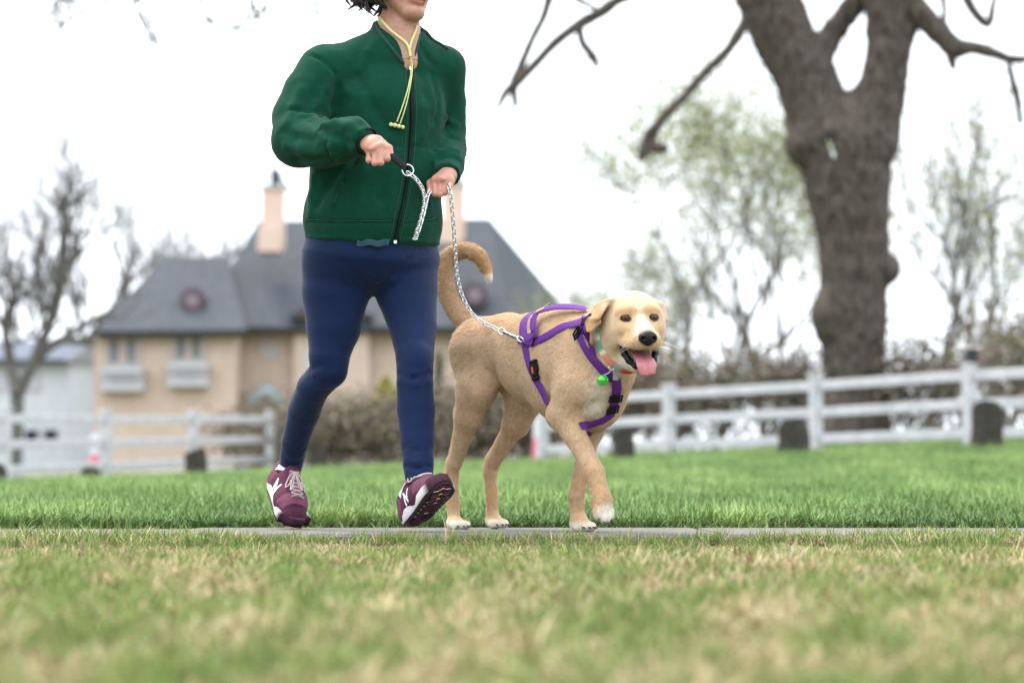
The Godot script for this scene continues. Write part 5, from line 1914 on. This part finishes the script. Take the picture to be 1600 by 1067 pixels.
	var coat := func(p: Vector3, n: Vector3) -> Color:
		var l := inv * (p - head_at)
		var grain := wob.get_noise_3d(p.x * 160.0, p.y * 60.0, p.z * 160.0) * 0.15 + wob.get_noise_3d(p.x * 18.0, p.y * 18.0, p.z * 18.0) * 0.10
		var c := Color(0.53, 0.365, 0.235)
		var pale := Color(0.55, 0.415, 0.285)
		var white := Color(0.72, 0.66, 0.58)
		var amber := Color(0.46, 0.255, 0.11)
		var y := p.y
		# saddle a little richer, belly side and legs paler
		var in_head := smoothstep(0.16, 0.12, l.length()) if l.z > -0.07 else 0.0
		c = c.lerp(amber, 0.35 * smoothstep(0.53, 0.60, y) * (1.0 - in_head))
		c = c.lerp(Color(0.50, 0.34, 0.2), smoothstep(0.4, 0.25, y) * 0.6)
		c = c.lerp(Color(0.46, 0.27, 0.13), smoothstep(0.2, 0.12, y) * smoothstep(0.03, 0.08, y) * 0.5)
		# white chest
		var ch := p - P(938, 625, 6.47)
		c = c.lerp(white, smoothstep(0.075, 0.04, Vector3(ch.x * 1.5, ch.y * 0.85, ch.z * 0.6).length() + grain * 0.3) * 0.85)
		var th := p - P(972, 588, 6.38)
		c = c.lerp(white, smoothstep(0.055, 0.025, th.length() + grain * 0.15) * 0.85)
		# white toes and tail tip
		c = c.lerp(white, smoothstep(0.034, 0.016, y + grain * 0.05))
		var toe := p - P(947, 803, 6.39)
		c = c.lerp(white, smoothstep(0.04, 0.022, toe.length() + grain * 0.05))
		c = c.lerp(amber, smoothstep(0.09, 0.03, (p - P(760, 420, 7.09)).length()) * 0.6)
		c = c.lerp(white, smoothstep(0.024, 0.012, (p - P(766, 437, 7.08)).length()))
		if in_head > 0.0:
			var h := pale.lerp(c, 0.25)
			var s := absf(l.x)
			# tan cheeks and eye patches, cream brow
			h = h.lerp(amber, 0.65 * smoothstep(0.034, 0.012, Vector2((s - 0.036) * 0.8, l.y - 0.030).length()) * smoothstep(0.0, 0.03, l.z))
			h = h.lerp(amber, 0.5 * smoothstep(0.045, 0.012, Vector2((s - 0.038) * 1.0, (l.y + 0.016) * 0.9).length()) * smoothstep(0.02, 0.05, l.z))
			h = h.lerp(amber, 0.35 * smoothstep(0.045, 0.02, Vector2(s - 0.03, l.y + 0.05).length()) * smoothstep(0.05, 0.1, l.z))
			# white blaze down the muzzle
			h = h.lerp(Color(0.76, 0.73, 0.7), smoothstep(1.25, 0.8, s / lerpf(0.008, 0.029, smoothstep(0.07, 0.14, l.z)) + grain) * smoothstep(0.062, 0.085, l.z) * smoothstep(-0.052, -0.036, l.y))
			h = h.lerp(white, 0.8 * smoothstep(-0.085, -0.11, l.y))
			# ears
			h = h.lerp(Color(0.42, 0.235, 0.105), 0.8 * smoothstep(0.082, 0.1, s))
			# dark eye rims and lips
			var e := Vector2((s - 0.0385) * 0.70, l.y - 0.0125).length()
			if l.z > 0.03: h = h.lerp(Color(0.03, 0.02, 0.016), smoothstep(0.0112, 0.0090, e))
			var dm := gap.dist(p)
			h = h.lerp(Color(0.012, 0.007, 0.008), maxf(smoothstep(0.0065, 0.003, dm), smoothstep(-0.053, -0.058, l.y) * smoothstep(-0.1, -0.4, (inv * n).y) * smoothstep(-0.09, -0.075, l.y) * smoothstep(0.042, 0.035, s)) * smoothstep(0.045, 0.06, l.z))
			c = c.lerp(h, in_head)
		var k := (1.0 + grain) * 0.84
		return Color(c.r * k, c.g * k, c.b * k)
	var s := Shape.new()
	b.mesh_into(s, P(680, 850, 7.2) - Vector3(0.01, 0.02, 0.05), P(1058, 360, 6.3) + Vector3(0.02, 0.1, 0.2), 0.0045, coat)
	var dog := thing("dog", "tan short-haired dog with white chest walking with one forepaw raised", "dog")
	var skin := vmat(0.85, 0.25)
	skin.rim_enabled = true
	skin.rim = 0.15
	skin.rim_tint = 0.5
	part("body", s.mesh(), skin, dog)

	# nose leather
	var nb := Body.new()
	nb.ball(H(0, -0.032, 0.155), Vector3(0.0225, 0.0155, 0.0135), 0.01, T)
	nb.ball(H(0, -0.043, 0.157), Vector3(0.012, 0.013, 0.011), 0.01, T)
	for sd in [-1.0, 1.0]:
		nb.ball(H(sd * 0.014, -0.036, 0.158), Vector3(0.010, 0.010, 0.010), 0.008, T)
		nb.carve(nb.flat(H(sd * 0.0105, -0.037, 0.172), H(sd * 0.019, -0.033, 0.160), T.y, 0.0052, 0.004, 0.0035, 0.003, 0.003))
	nb.fold([H(0, -0.03, 0.172), H(0, -0.055, 0.168)], 0.0025, -0.002)
	var ns := Shape.new()
	nb.mesh_into(ns, H(0, -0.03, 0.157) - Vector3.ONE * 0.04, H(0, -0.03, 0.157) + Vector3.ONE * 0.04, 0.0016, func(_p, _n): return Color(0.007, 0.007, 0.009))
	var wet := vmat(0.5, 0.35)
	wet.heightmap_enabled = true
	wet.heightmap_texture = noise_tex(61, 0.12, Color.BLACK, Color.WHITE, 256, 2, FastNoiseLite.TYPE_CELLULAR)
	wet.heightmap_scale = 0.06
	triplanar(wet, 14.0)
	part("nose", ns.mesh(), wet, dog)

	# tongue
	var tb := Body.new()
	var tp := [H(0.0, -0.080, 0.05), H(0.0, -0.088, 0.085), H(0.001, -0.094, 0.112), H(0.003, -0.108, 0.126), H(0.005, -0.130, 0.129)]
	var tw := [0.02, 0.0225, 0.0245, 0.026, 0.021]
	var tq := curve(tp, 4)
	for i in tq.size() - 1:
		var f0 := i / 4.0
		var k0 := mini(int(f0), 3)
		var w0: float = lerpf(tw[k0], tw[k0 + 1], smoothstep(0.0, 1.0, f0 - k0))
		var f1 := (i + 1) / 4.0
		var k1 := mini(int(f1), 3)
		var w1: float = lerpf(tw[k1], tw[k1 + 1], smoothstep(0.0, 1.0, f1 - k1))
		tb.flat(tq[i], tq[i + 1], T.x, w0, 0.0050, w1, 0.0050, 0.003)
	tb.fold([tp[1] + T.y * 0.006, tp[2] + T.y * 0.006 + T.z * 0.002, tp[3] + T.z * 0.006, tp[4] + T.z * 0.006], 0.0042, -0.0045)
	var tsh := Shape.new()
	tb.mesh_into(tsh, tp[2] - Vector3.ONE * 0.075, tp[2] + Vector3.ONE * 0.075, 0.0021, func(p, _n): return Color(0.42, 0.13, 0.165).lerp(Color(0.47, 0.19, 0.215), smoothstep(-0.2, 0.3, wob.get_noise_3d(p.x * 200.0, p.y * 200.0, p.z * 200.0))))
	var tm := vmat(0.38, 0.5)
	tm.subsurf_scatter_enabled = true
	tm.subsurf_scatter_strength = 0.25
	part("tongue", tsh.mesh(), tm, dog)
	# black lower lips running from the corners of the mouth round the jaw
	var lb := Body.new()
	for sd in [-1.0, 1.0]:
		var lp := [H(sd * 0.046, -0.062, 0.050), H(sd * 0.042, -0.080, 0.062), H(sd * 0.033, -0.098, 0.080), H(sd * 0.020, -0.112, 0.098), H(0, -0.117, 0.105)]
		var lr := [0.006, 0.0085, 0.0085, 0.0065, 0.004]
		for i in 4: lb.bone(lp[i], lp[i + 1], lr[i], lr[i + 1], 0.006)
		for i in 6:
			var q: Vector3 = (lp[0] as Vector3).lerp(lp[3], 0.15 + i * 0.13)
			lb.ball(q + T.x * sd * 0.006, Vector3(0.004, 0.005, 0.004), 0.004, T)
	var ls := Shape.new()
	lb.mesh_into(ls, H(0, -0.09, 0.08) - Vector3.ONE * 0.075, H(0, -0.09, 0.08) + Vector3.ONE * 0.075, 0.002, func(_p, _n): return Color(0.006, 0.005, 0.006))
	part("lip", ls.mesh(), vmat(0.5, 0.3), dog)
	# teeth at the corner of the mouth
	var tooth := mat(lin(0.7, 0.66, 0.55), 0.35)
	for q in [[-0.020, -0.110, 0.092, 0.9], [-0.031, -0.092, 0.072, 0.5], [-0.035, -0.084, 0.064, 0.5], [0.020, -0.110, 0.092, 0.9]]:
		var f := Shape.new()
		var at := H(q[0], q[1], q[2])
		f.tube([at, at + T.y * 0.008 * q[3], at + T.y * 0.013 * q[3]], [0.0035, 0.0026, 0.0006], 7)
		part("tooth", f.mesh(), tooth, dog)

	# eyes: amber iris, dark pupil
	for sd in [-1.0, 1.0]:
		var es := Shape.new()
		var c := H(sd * 0.0378, 0.0120, 0.0590)
		var look := (Vector3(0.0, 0.02, 0.0) + Vector3(0.12, 0, 1)).normalized()
		var r := 0.0112
		var up := look.cross(Vector3.RIGHT).normalized()
		var rt := look.cross(up).normalized()
		for i in 25:
			for j in 24:
				var a := PI * i / 24.0
				var q := TAU * j / 24.0
				var dirn := look * cos(a) + (up * cos(q) + rt * sin(q)) * sin(a)
				es.v.append(c + dirn * r)
				es.n.append(dirn)
				var col := Color(0.03, 0.022, 0.018)
				if a < 0.74: col = Color(0.015, 0.010, 0.008)
				if a < 0.64: col = Color(0.05, 0.034, 0.018)
				if a < 0.29: col = Color(0.004, 0.004, 0.004)
				es.c.append(col)
		for i in 24:
			for j in 24:
				var p0 := i * 24 + j
				var p1 := i * 24 + (j + 1) % 24
				es.idx.append_array(PackedInt32Array([p0, p1, p1 + 24, p0, p1 + 24, p0 + 24]))
		es.colored = true
		fix_winding(es)
		var em := vmat(0.15, 0.3)
		em.clearcoat_enabled = true
		em.clearcoat = 0.25
		em.clearcoat_roughness = 0.03
		part("eye", es.mesh(), em, dog)
	# claws
	var horn := mat(lin(0.05, 0.04, 0.035), 0.5)
	for t in tips:
		var f := Shape.new()
		f.tube([t[0] - t[1] * 0.004, t[0] + t[1] * 0.004, t[0] + t[1] * 0.009 + t[3] * 0.004], [0.0036, 0.003, 0.0008], 6)
		part("claw", f.mesh(), horn, dog)

	# short coat: fine hairs lying along the body
	var rng := RandomNumberGenerator.new()
	rng.seed = 5
	var hair := Shape.new()
	hair.quad(Vector3(-0.0004, 0, 0), Vector3(-0.0003, 0.5, 0.09), Vector3(0.0003, 0.5, 0.09), Vector3(0.0004, 0, 0))
	hair.tri(Vector3(-0.0003, 0.5, 0.09), Vector3(0, 1.0, 0.03), Vector3(0.0003, 0.5, 0.09))
	for i in hair.n.size(): hair.n[i] = Vector3(0, 0, 1)
	var mm := MultiMesh.new()
	mm.transform_format = MultiMesh.TRANSFORM_3D
	mm.use_colors = true
	mm.mesh = hair.mesh()
	var put := []
	var tris := s.idx.size() / 3
	for i in 160000:
		var f := (rng.randi() % tris) * 3
		var a := s.idx[f]; var q := s.idx[f + 1]; var c := s.idx[f + 2]
		var u := rng.randf(); var v := rng.randf()
		if u + v > 1.0: u = 1.0 - u; v = 1.0 - v
		var at := s.v[a] + (s.v[q] - s.v[a]) * u + (s.v[c] - s.v[a]) * v
		var n := s.n[a]
		var col := s.c[a]
		if col.r < 0.14: continue
		var l := inv * (at - head_at)
		var head := l.length() < 0.15 and l.z > -0.05
		var flow := -DOG_FWD * 0.8 + Vector3(0, -0.55, 0)
		if head: flow = head_turn * Vector3(l.x * 3.0, l.y * 2.0 - 0.1, -0.8)
		elif at.y < 0.3: flow = Vector3(0, -1, 0) - DOG_FWD * 0.25
		if (at - P(715, 440, 7.12)).length() < 0.14 and at.x < -0.02: flow = Vector3(-0.4, -0.1, 0).rotated(Vector3.BACK, rng.randf_range(-0.5, 0.5))
		flow += Vector3(rng.randfn(), rng.randfn(), rng.randfn()) * 0.22
		flow = flow - n * flow.dot(n)
		if flow.length() < 0.05: continue
		flow = (flow.normalized() + n * rng.randf_range(0.08, 0.42)).normalized()
		var len := rng.randf_range(0.005, 0.0105) * (0.36 if head or at.y < 0.06 else (1.6 if at.y > 0.56 and at.x < -0.06 else 1.0))
		var x := flow.cross(n).normalized()
		var k := rng.randf_range(0.62, 1.34)
		put.append([Transform3D(Basis(x * rng.randf_range(0.8, 1.5), flow * len, n * len), at - n * 0.0008), Color(col.r * k, col.g * k, col.b * k)])
	mm.instance_count = put.size()
	for i in put.size():
		mm.set_instance_transform(i, put[i][0])
		mm.set_instance_color(i, put[i][1])
	var fur := MultiMeshInstance3D.new()
	fur.name = "fur"
	fur.multimesh = mm
	var fm := vmat(0.7, 0.3)
	fur.material_override = fm
	fur.set_meta("kind", "stuff")
	dog.add_child(fur)
	# whiskers
	var wm := mat(lin(0.75, 0.7, 0.6), 0.5)
	for k in 9:
		var sd := 1.0 if k < 5 else -1.0
		var a := H(sd * 0.03, -0.042 - 0.005 * (k % 5), 0.125 - 0.006 * (k % 3))
		var e := a + T * Vector3(sd * rng.randf_range(0.03, 0.06), rng.randf_range(-0.035, 0.01), 0.01)
		var f := Shape.new()
		f.tube([a, (a + e) / 2 + T.y * 0.004, e], [0.0003, 0.00025, 0.0001], 4)
		part("whisker", f.mesh(), wm, dog)

func fix_winding(s: Shape) -> void:
	for i in range(0, s.idx.size(), 3):
		var a := s.idx[i]; var b := s.idx[i + 1]; var c := s.idx[i + 2]
		if (s.v[c] - s.v[a]).cross(s.v[b] - s.v[a]).dot(s.n[a] + s.n[b] + s.n[c]) < 0.0:
			s.idx[i + 1] = c
			s.idx[i + 2] = b

# points where a plane cuts the body, seen from a point inside it
func ring_on(b: Body, inside: Vector3, through: Vector3, normal: Vector3, lift: float, count := 40) -> Array:
	var centre := inside - normal * (inside - through).dot(normal)
	var u := normal.cross(Vector3.UP).normalized()
	var v := normal.cross(u).normalized()
	var out := []
	for i in count:
		var dir := u * cos(TAU * i / count) + v * sin(TAU * i / count)
		var lo := 0.0
		var hi := 0.02
		while hi < 0.3 and b.value(centre + dir * hi) < lift: hi += 0.012
		lo = maxf(0.0, hi - 0.012)
		for k in 7:
			var m := (lo + hi) / 2
			if b.value(centre + dir * m) < lift: lo = m
			else: hi = m
		out.append(centre + dir * hi)
	# even out small steps
	var soft := []
	for i in count: soft.append(((out[(i + count - 1) % count] as Vector3) + out[i] * 2.0 + out[(i + 1) % count]) / 4.0)
	soft.append(soft[0])
	return soft

func normals_on(b: Body, pts: Array) -> Array:
	var out := []
	for p in pts: out.append(b.slope(p, b.near(p, 0.03)))
	return out

func plane_of(a: Vector3, b: Vector3, c: Vector3) -> Vector3:
	return (b - a).cross(c - a).normalized()

func webbing(called: String, pts: Array, normals: Array, width: float, thick: float, m: Material, parent: Node) -> MeshInstance3D:
	var s := Shape.new()
	ribbon(s, pts, normals, width, thick)
	fix_winding(s)
	return part(called, s.mesh(), m, parent)

# a rectangular slide: four bars round an opening
func slide(called: String, at: Vector3, along: Vector3, out: Vector3, w: float, l: float, m: Material, parent: Node) -> void:
	var y := along.normalized()
	var z := (out - y * out.dot(y)).normalized()
	var turn := Basis(y.cross(z), y, z)
	var s := Shape.new()
	for k in [-1.0, 0.0, 1.0]: s.box(at + turn * Vector3(0, k * l / 2, 0.003), Vector3(w, 0.004, 0.005), turn, 0.001)
	for k in [-1.0, 1.0]: s.box(at + turn * Vector3(k * w / 2, 0, 0.003), Vector3(0.004, l + 0.004, 0.0046), turn, 0.001)
	part(called, s.mesh(), m, parent)

func torus(at: Vector3, axis: Vector3, r: float, wire: float, stretch := 1.0, along := Vector3.UP) -> Shape:
	var z := axis.normalized()
	var y := (along - z * along.dot(z)).normalized()
	var x := y.cross(z)
	var s := Shape.new()
	var pts := []
	for i in 21: pts.append(at + x * cos(TAU * i / 20.0) * r + y * sin(TAU * i / 20.0) * r * stretch)
	s.tube(pts, [wire], 8, 1.0, z, false)
	return s

func build_tack() -> void:
	var b := dog_body
	var purple := mat(Color.WHITE, 0.7, 0.35)
	purple.albedo_texture = noise_tex(81, 0.2, lin(0.075, 0.012, 0.155), lin(0.105, 0.02, 0.205), 256, 3)
	triplanar(purple, 9.0)
	var black := mat(lin(0.006, 0.006, 0.007), 0.6, 0.25)
	var steel := mat(lin(0.62, 0.63, 0.66), 0.22)
	steel.metallic = 1.0
	var har := thing("dog_harness", "purple webbing harness with black buckles on the tan dog", "harness")
	# girth strap
	var p1 := cast_px(b, 829, 532); var p2 := cast_px(b, 837, 592); var p3 := cast_px(b, 859, 646)
	var girth := ring_on(b, P(852, 572, 6.79), p2, (p3 - p1).cross(DOG_SIDE).normalized(), 0.0015)
	webbing("girth_strap", girth, normals_on(b, girth), 0.026, 0.0028, purple, har)
	# neck loop
	var seen := cast_line(b, [[918, 494], [907, 512], [908, 530], [917, 549], [930, 567], [945, 582], [960, 592]], 0.002)
	var spine: Vector3 = seen[0]
	var loop_pts := seen.duplicate()
	for i in range(seen.size() - 1, -1, -1):
		var q: Vector3 = seen[i]
		loop_pts.append(b.push_out(q - 2.0 * DOG_SIDE * (q - spine).dot(DOG_SIDE), 0.002))
	loop_pts.append(seen[0])
	var loop := curve(loop_pts, 3)
	for i in loop.size(): loop[i] = b.push_out(loop[i], 0.002)
	webbing("neck_strap", loop, normals_on(b, loop), 0.027, 0.003, purple, har)
	# back straps: one on the coat, one raised as a grab handle
	var lower := curve(cast_line(b, [[822, 536], [838, 533], [856, 524], [876, 512], [896, 506], [914, 501]], 0.003), 4)
	webbing("back_strap", lower, normals_on(b, lower), 0.025, 0.003, purple, har)
	var up := curve([cast_px(b, 817, 530, 0.005), cast_px(b, 836, 522, 0.012), P(856, 510, 6.72), P(876, 503, 6.67), P(898, 499, 6.62), P(919, 491, 6.58)], 5)
	for i in up.size(): up[i] = b.push_out(up[i], 0.006 + 0.014 * sin(PI * i / (up.size() - 1.0)))
	var un := normals_on(b, up)
	webbing("grab_handle", up, un, 0.027, 0.004, purple, har)
	var patch_at := cast_px(b, 869, 502, 0.022)
	var patch := Shape.new()
	var py := (cast_px(b, 880, 498, 0.02) - patch_at).normalized()
	var pz := b.slope(patch_at, b.near(patch_at, 0.03))
	pz = (pz - py * pz.dot(py)).normalized()
	patch.box(up[12] + un[12] * 0.0052, Vector3(0.012, 0.034, 0.002), Basis((up[14] - up[10]).normalized().cross(un[12]), (up[14] - up[10]).normalized(), un[12]).orthonormalized(), 0.0006)
	part("name_patch", patch.mesh(), mat(lin(0.55, 0.32, 0.22), 0.8), har)
	# rear junction and its padded end
	var pad := curve([cast_px(b, 814, 529, 0.004), cast_px(b, 824, 530, 0.008), cast_px(b, 836, 533, 0.006)], 4)
	webbing("junction_pad", pad, normals_on(b, pad), 0.034, 0.006, purple, har)
	# chest straps
	var chest := curve(cast_line(b, [[962, 592], [964, 606], [962, 622], [958, 638], [954, 650]], 0.003), 4)
	webbing("chest_strap", chest, normals_on(b, chest), 0.026, 0.003, purple, har)
	var low := curve(cast_line(b, [[957, 646], [946, 655], [934, 660], [920, 664], [906, 666]], 0.003), 4)
	webbing("chest_strap", low, normals_on(b, low), 0.024, 0.003, purple, har)
	# buckle on the girth, slides, rings
	var q0 := cast_px(b, 834, 562, 0.004); var q1 := cast_px(b, 839, 594, 0.004)
	var by := (q0 - q1).normalized()
	var bz := b.slope((q0 + q1) / 2, b.near((q0 + q1) / 2, 0.03))
	bz = (bz - by * bz.dot(by)).normalized()
	var turn := Basis(by.cross(bz), by, bz)
	var mid := (q0 + q1) / 2 + bz * 0.004
	var bk := Shape.new()
	bk.box(mid, Vector3(0.026, 0.036, 0.010), turn, 0.003)
	for k in [-1.0, 1.0]:
		bk.box(mid + turn * Vector3(k * 0.0155, 0.004, 0), Vector3(0.006, 0.024, 0.009), turn, 0.002)
		bk.box(mid + turn * Vector3(0, k * 0.023, -0.001), Vector3(0.034, 0.010, 0.009), turn, 0.002)
	part("buckle", bk.mesh(), black, har)
	var red := Shape.new()
	red.box(mid + turn * Vector3(0, 0, 0.0058), Vector3(0.009, 0.018, 0.0016), turn, 0.0005)
	part("buckle_badge", red.mesh(), mat(lin(0.5, 0.05, 0.05), 0.6), har)
	for c in [[903, 520, 907, 532], [962, 622, 960, 630], [957, 640, 955, 648]]:
		var a := cast_px(b, c[0], c[1], 0.006)
		var e := cast_px(b, c[2], c[3], 0.006)
		slide("slide", a, a - e, b.slope(a, b.near(a, 0.03)), 0.034, 0.022, black, har)
	var ad := b.push_out(P(851, 497, 6.80), 0.008)
	slide("slide", ad, cast_px(b, 862, 493) - cast_px(b, 842, 504), b.slope(ad, b.near(ad, 0.03)) + Vector3(0, 0, 0.6), 0.03, 0.026, black, har)
	slide("slide", ad + Vector3(0.01, 0.006, 0.01), cast_px(b, 862, 493) - cast_px(b, 842, 504), b.slope(ad, b.near(ad, 0.03)) + Vector3(0, 0, 0.6), 0.024, 0.014, mat(lin(0.05, 0.06, 0.07), 0.25), har)
	var ring_at := cast_px(b, 818, 533, 0.010)
	part("ring", torus(ring_at, Vector3(0.3, 0.5, 0.8), 0.0135, 0.0022).mesh(), mat(lin(0.05, 0.05, 0.055), 0.3), har)

	# collar and bell
	var col := thing("dog_collar", "patterned pale green and coral collar with a green bell on the dog", "collar")
	var c1 := cast_px(b, 935, 526); var c2 := cast_px(b, 948, 560); var c3 := cast_px(b, 984, 581)
	var cr := ring_on(b, P(955, 541, 6.50), c2, (c3 - c1).cross(Vector3(-0.89, 0, 0.45)).normalized(), 0.001, 48)
	var cs := Shape.new()
	ribbon(cs, cr, normals_on(b, cr), 0.019, 0.0026)
	var kinds := [Color(0.30, 0.40, 0.33), Color(0.55, 0.56, 0.50), Color(0.10, 0.26, 0.17), Color(0.52, 0.14, 0.11), Color(0.56, 0.20, 0.15), Color(0.30, 0.36, 0.33), Color(0.5, 0.07, 0.09)]
	var rng := RandomNumberGenerator.new()
	rng.seed = 6
	for i in cr.size():
		var p: Vector3 = cr[i]
		var col_i: Color = kinds[rng.randi() % 3]
		if p.y < c2.y + 0.012: col_i = kinds[3 + rng.randi() % 2] if p.x < c2.x + 0.02 else (kinds[5] if p.x < c3.x - 0.028 else kinds[6])
		for k in 4: cs.c.append(col_i)
	cs.colored = true
	fix_winding(cs)
	part("band", cs.mesh(), vmat(0.8, 0.3), col)
	var hang := cast_px(b, 955, 572, 0.006)
	var bell_at := cast_px(b, 942, 594, 0.018)
	part("ring", torus(hang + Vector3(0, -0.006, 0.003), Vector3(0.5, 0, 0.8), 0.0075, 0.0011).mesh(), steel, col)
	var tie := Shape.new()
	tie.tube(curve([hang + Vector3(0, -0.010, 0.004), (hang + bell_at) / 2 + Vector3(0.004, 0, 0.004), bell_at + Vector3(0.004, 0.014, 0)], 4), [0.0014], 6)
	part("hook", tie.mesh(), mat(lin(0.6, 0.55, 0.5), 0.5), col)
	var sp := SphereMesh.new()
	sp.radius = 0.0165
	sp.height = 0.031
	sp.radial_segments = 32
	sp.rings = 16
	var green := mat(lin(0.02, 0.42, 0.025), 0.18, 0.5)
	green.clearcoat_enabled = true
	green.clearcoat = 1.0
	green.clearcoat_roughness = 0.05
	var bell := part("bell", sp, green, col, bell_at)
	part("bell_seam", torus(Vector3.ZERO, Vector3(0.1, 1, 0.15), 0.0164, 0.0010).mesh(), mat(lin(0.008, 0.22, 0.012), 0.4), bell)
	var tagp := Shape.new()
	tagp.box(hang + Vector3(0.012, -0.026, 0.004), Vector3(0.016, 0.024, 0.0015), Basis(Vector3.UP, 0.5), 0.0006)
	part("name_tag", tagp.mesh(), mat(lin(0.2, 0.21, 0.22), 0.35), col)

	# leash: strap in the walker's right fist, ring, chain through her left fist, snap on the harness ring
	var lea := thing("dog_leash", "steel chain leash with black strap handle from the walker's hands to the harness", "leash")
	var ring_c := P(637, 266, 6.475)
	var strap_pts := curve([P(578, 241, 6.463), P(594, 240, 6.460), P(609, 243, 6.462), P(621, 252, 6.466), P(632, 262, 6.472)], 4)
	var sn := []
	for p in strap_pts: sn.append(Vector3(0.25, 0.55, 0.8))
	webbing("strap", strap_pts, sn, 0.022, 0.005, black, lea)
	part("ring", torus(ring_c, Vector3(0.25, 0.1, 0.95), 0.0155, 0.0018).mesh(), steel, lea)
	var link := Shape.new()
	var lp := []
	for i in 17:
		var a := TAU * i / 16.0
		lp.append(Vector3(cos(a) * 0.0048, sin(a) * 0.0048 + (0.0042 if sin(a) > 0.01 else -0.0042), 0))
	link.tube(lp, [0.00165], 7, 1.0, Vector3.BACK, false)
	var lm := link.mesh()
	var runs := [
		[P(639, 271, 6.478), P(650, 280, 6.49), P(660, 296, 6.51), P(663, 315, 6.54), P(658, 340, 6.575), P(651, 362, 6.60), P(648, 373, 6.61), P(653, 362, 6.615), P(661, 335, 6.635), P(668, 306, 6.675), P(674, 296, 6.69)],
		[P(701, 292, 6.69), P(704, 306, 6.69), P(708, 345, 6.70), P(711, 390, 6.72), P(714, 430, 6.74), P(722, 462, 6.755), P(736, 488, 6.765), P(752, 502, 6.77), P(768, 510, 6.765), P(780, 516, 6.76)]]
	for r in runs:
		var cv := Curve3D.new()
		for p in curve(r, 6): cv.add_point(p)
		var n := int(cv.get_baked_length() / 0.0122)
		for i in n + 1:
			var at := cv.sample_baked(i * 0.0122)
			var t := (cv.sample_baked(minf(i * 0.0122 + 0.004, cv.get_baked_length())) - cv.sample_baked(maxf(i * 0.0122 - 0.004, 0.0))).normalized()
			var side := t.cross(Vector3.BACK).normalized()
			var z := side.cross(t).normalized()
			var o := part("link", lm, steel, lea)
			o.transform = Transform3D(Basis(side, t, z).rotated(t, 0.75 if i % 2 == 0 else -0.6), at)
	# swivel snap
	var s0 := P(784, 518, 6.755)
	part("swivel", torus(s0, Vector3(0.2, 0.1, 0.9), 0.0095, 0.0026).mesh(), steel, lea)
	var s1 := ring_at + Vector3(-0.008, 0.004, 0.006)
	var dirn := (s1 - s0).normalized()
	var bolt := Shape.new()
	bolt.tube([s0 + dirn * 0.009, s0 + dirn * 0.014, s0 + dirn * 0.018, s0.lerp(s1, 0.55), s0.lerp(s1, 0.62), s1 - dirn * 0.012, s1 - dirn * 0.008], [0.0045, 0.0062, 0.0050, 0.0050, 0.0062, 0.0050, 0.0036], 12)
	part("snap_body", bolt.mesh(), steel, lea)
	part("snap_hook", torus(s1, Vector3(0.4, 0.7, 0.6), 0.0095, 0.0022, 1.15, dirn).mesh(), steel, lea)
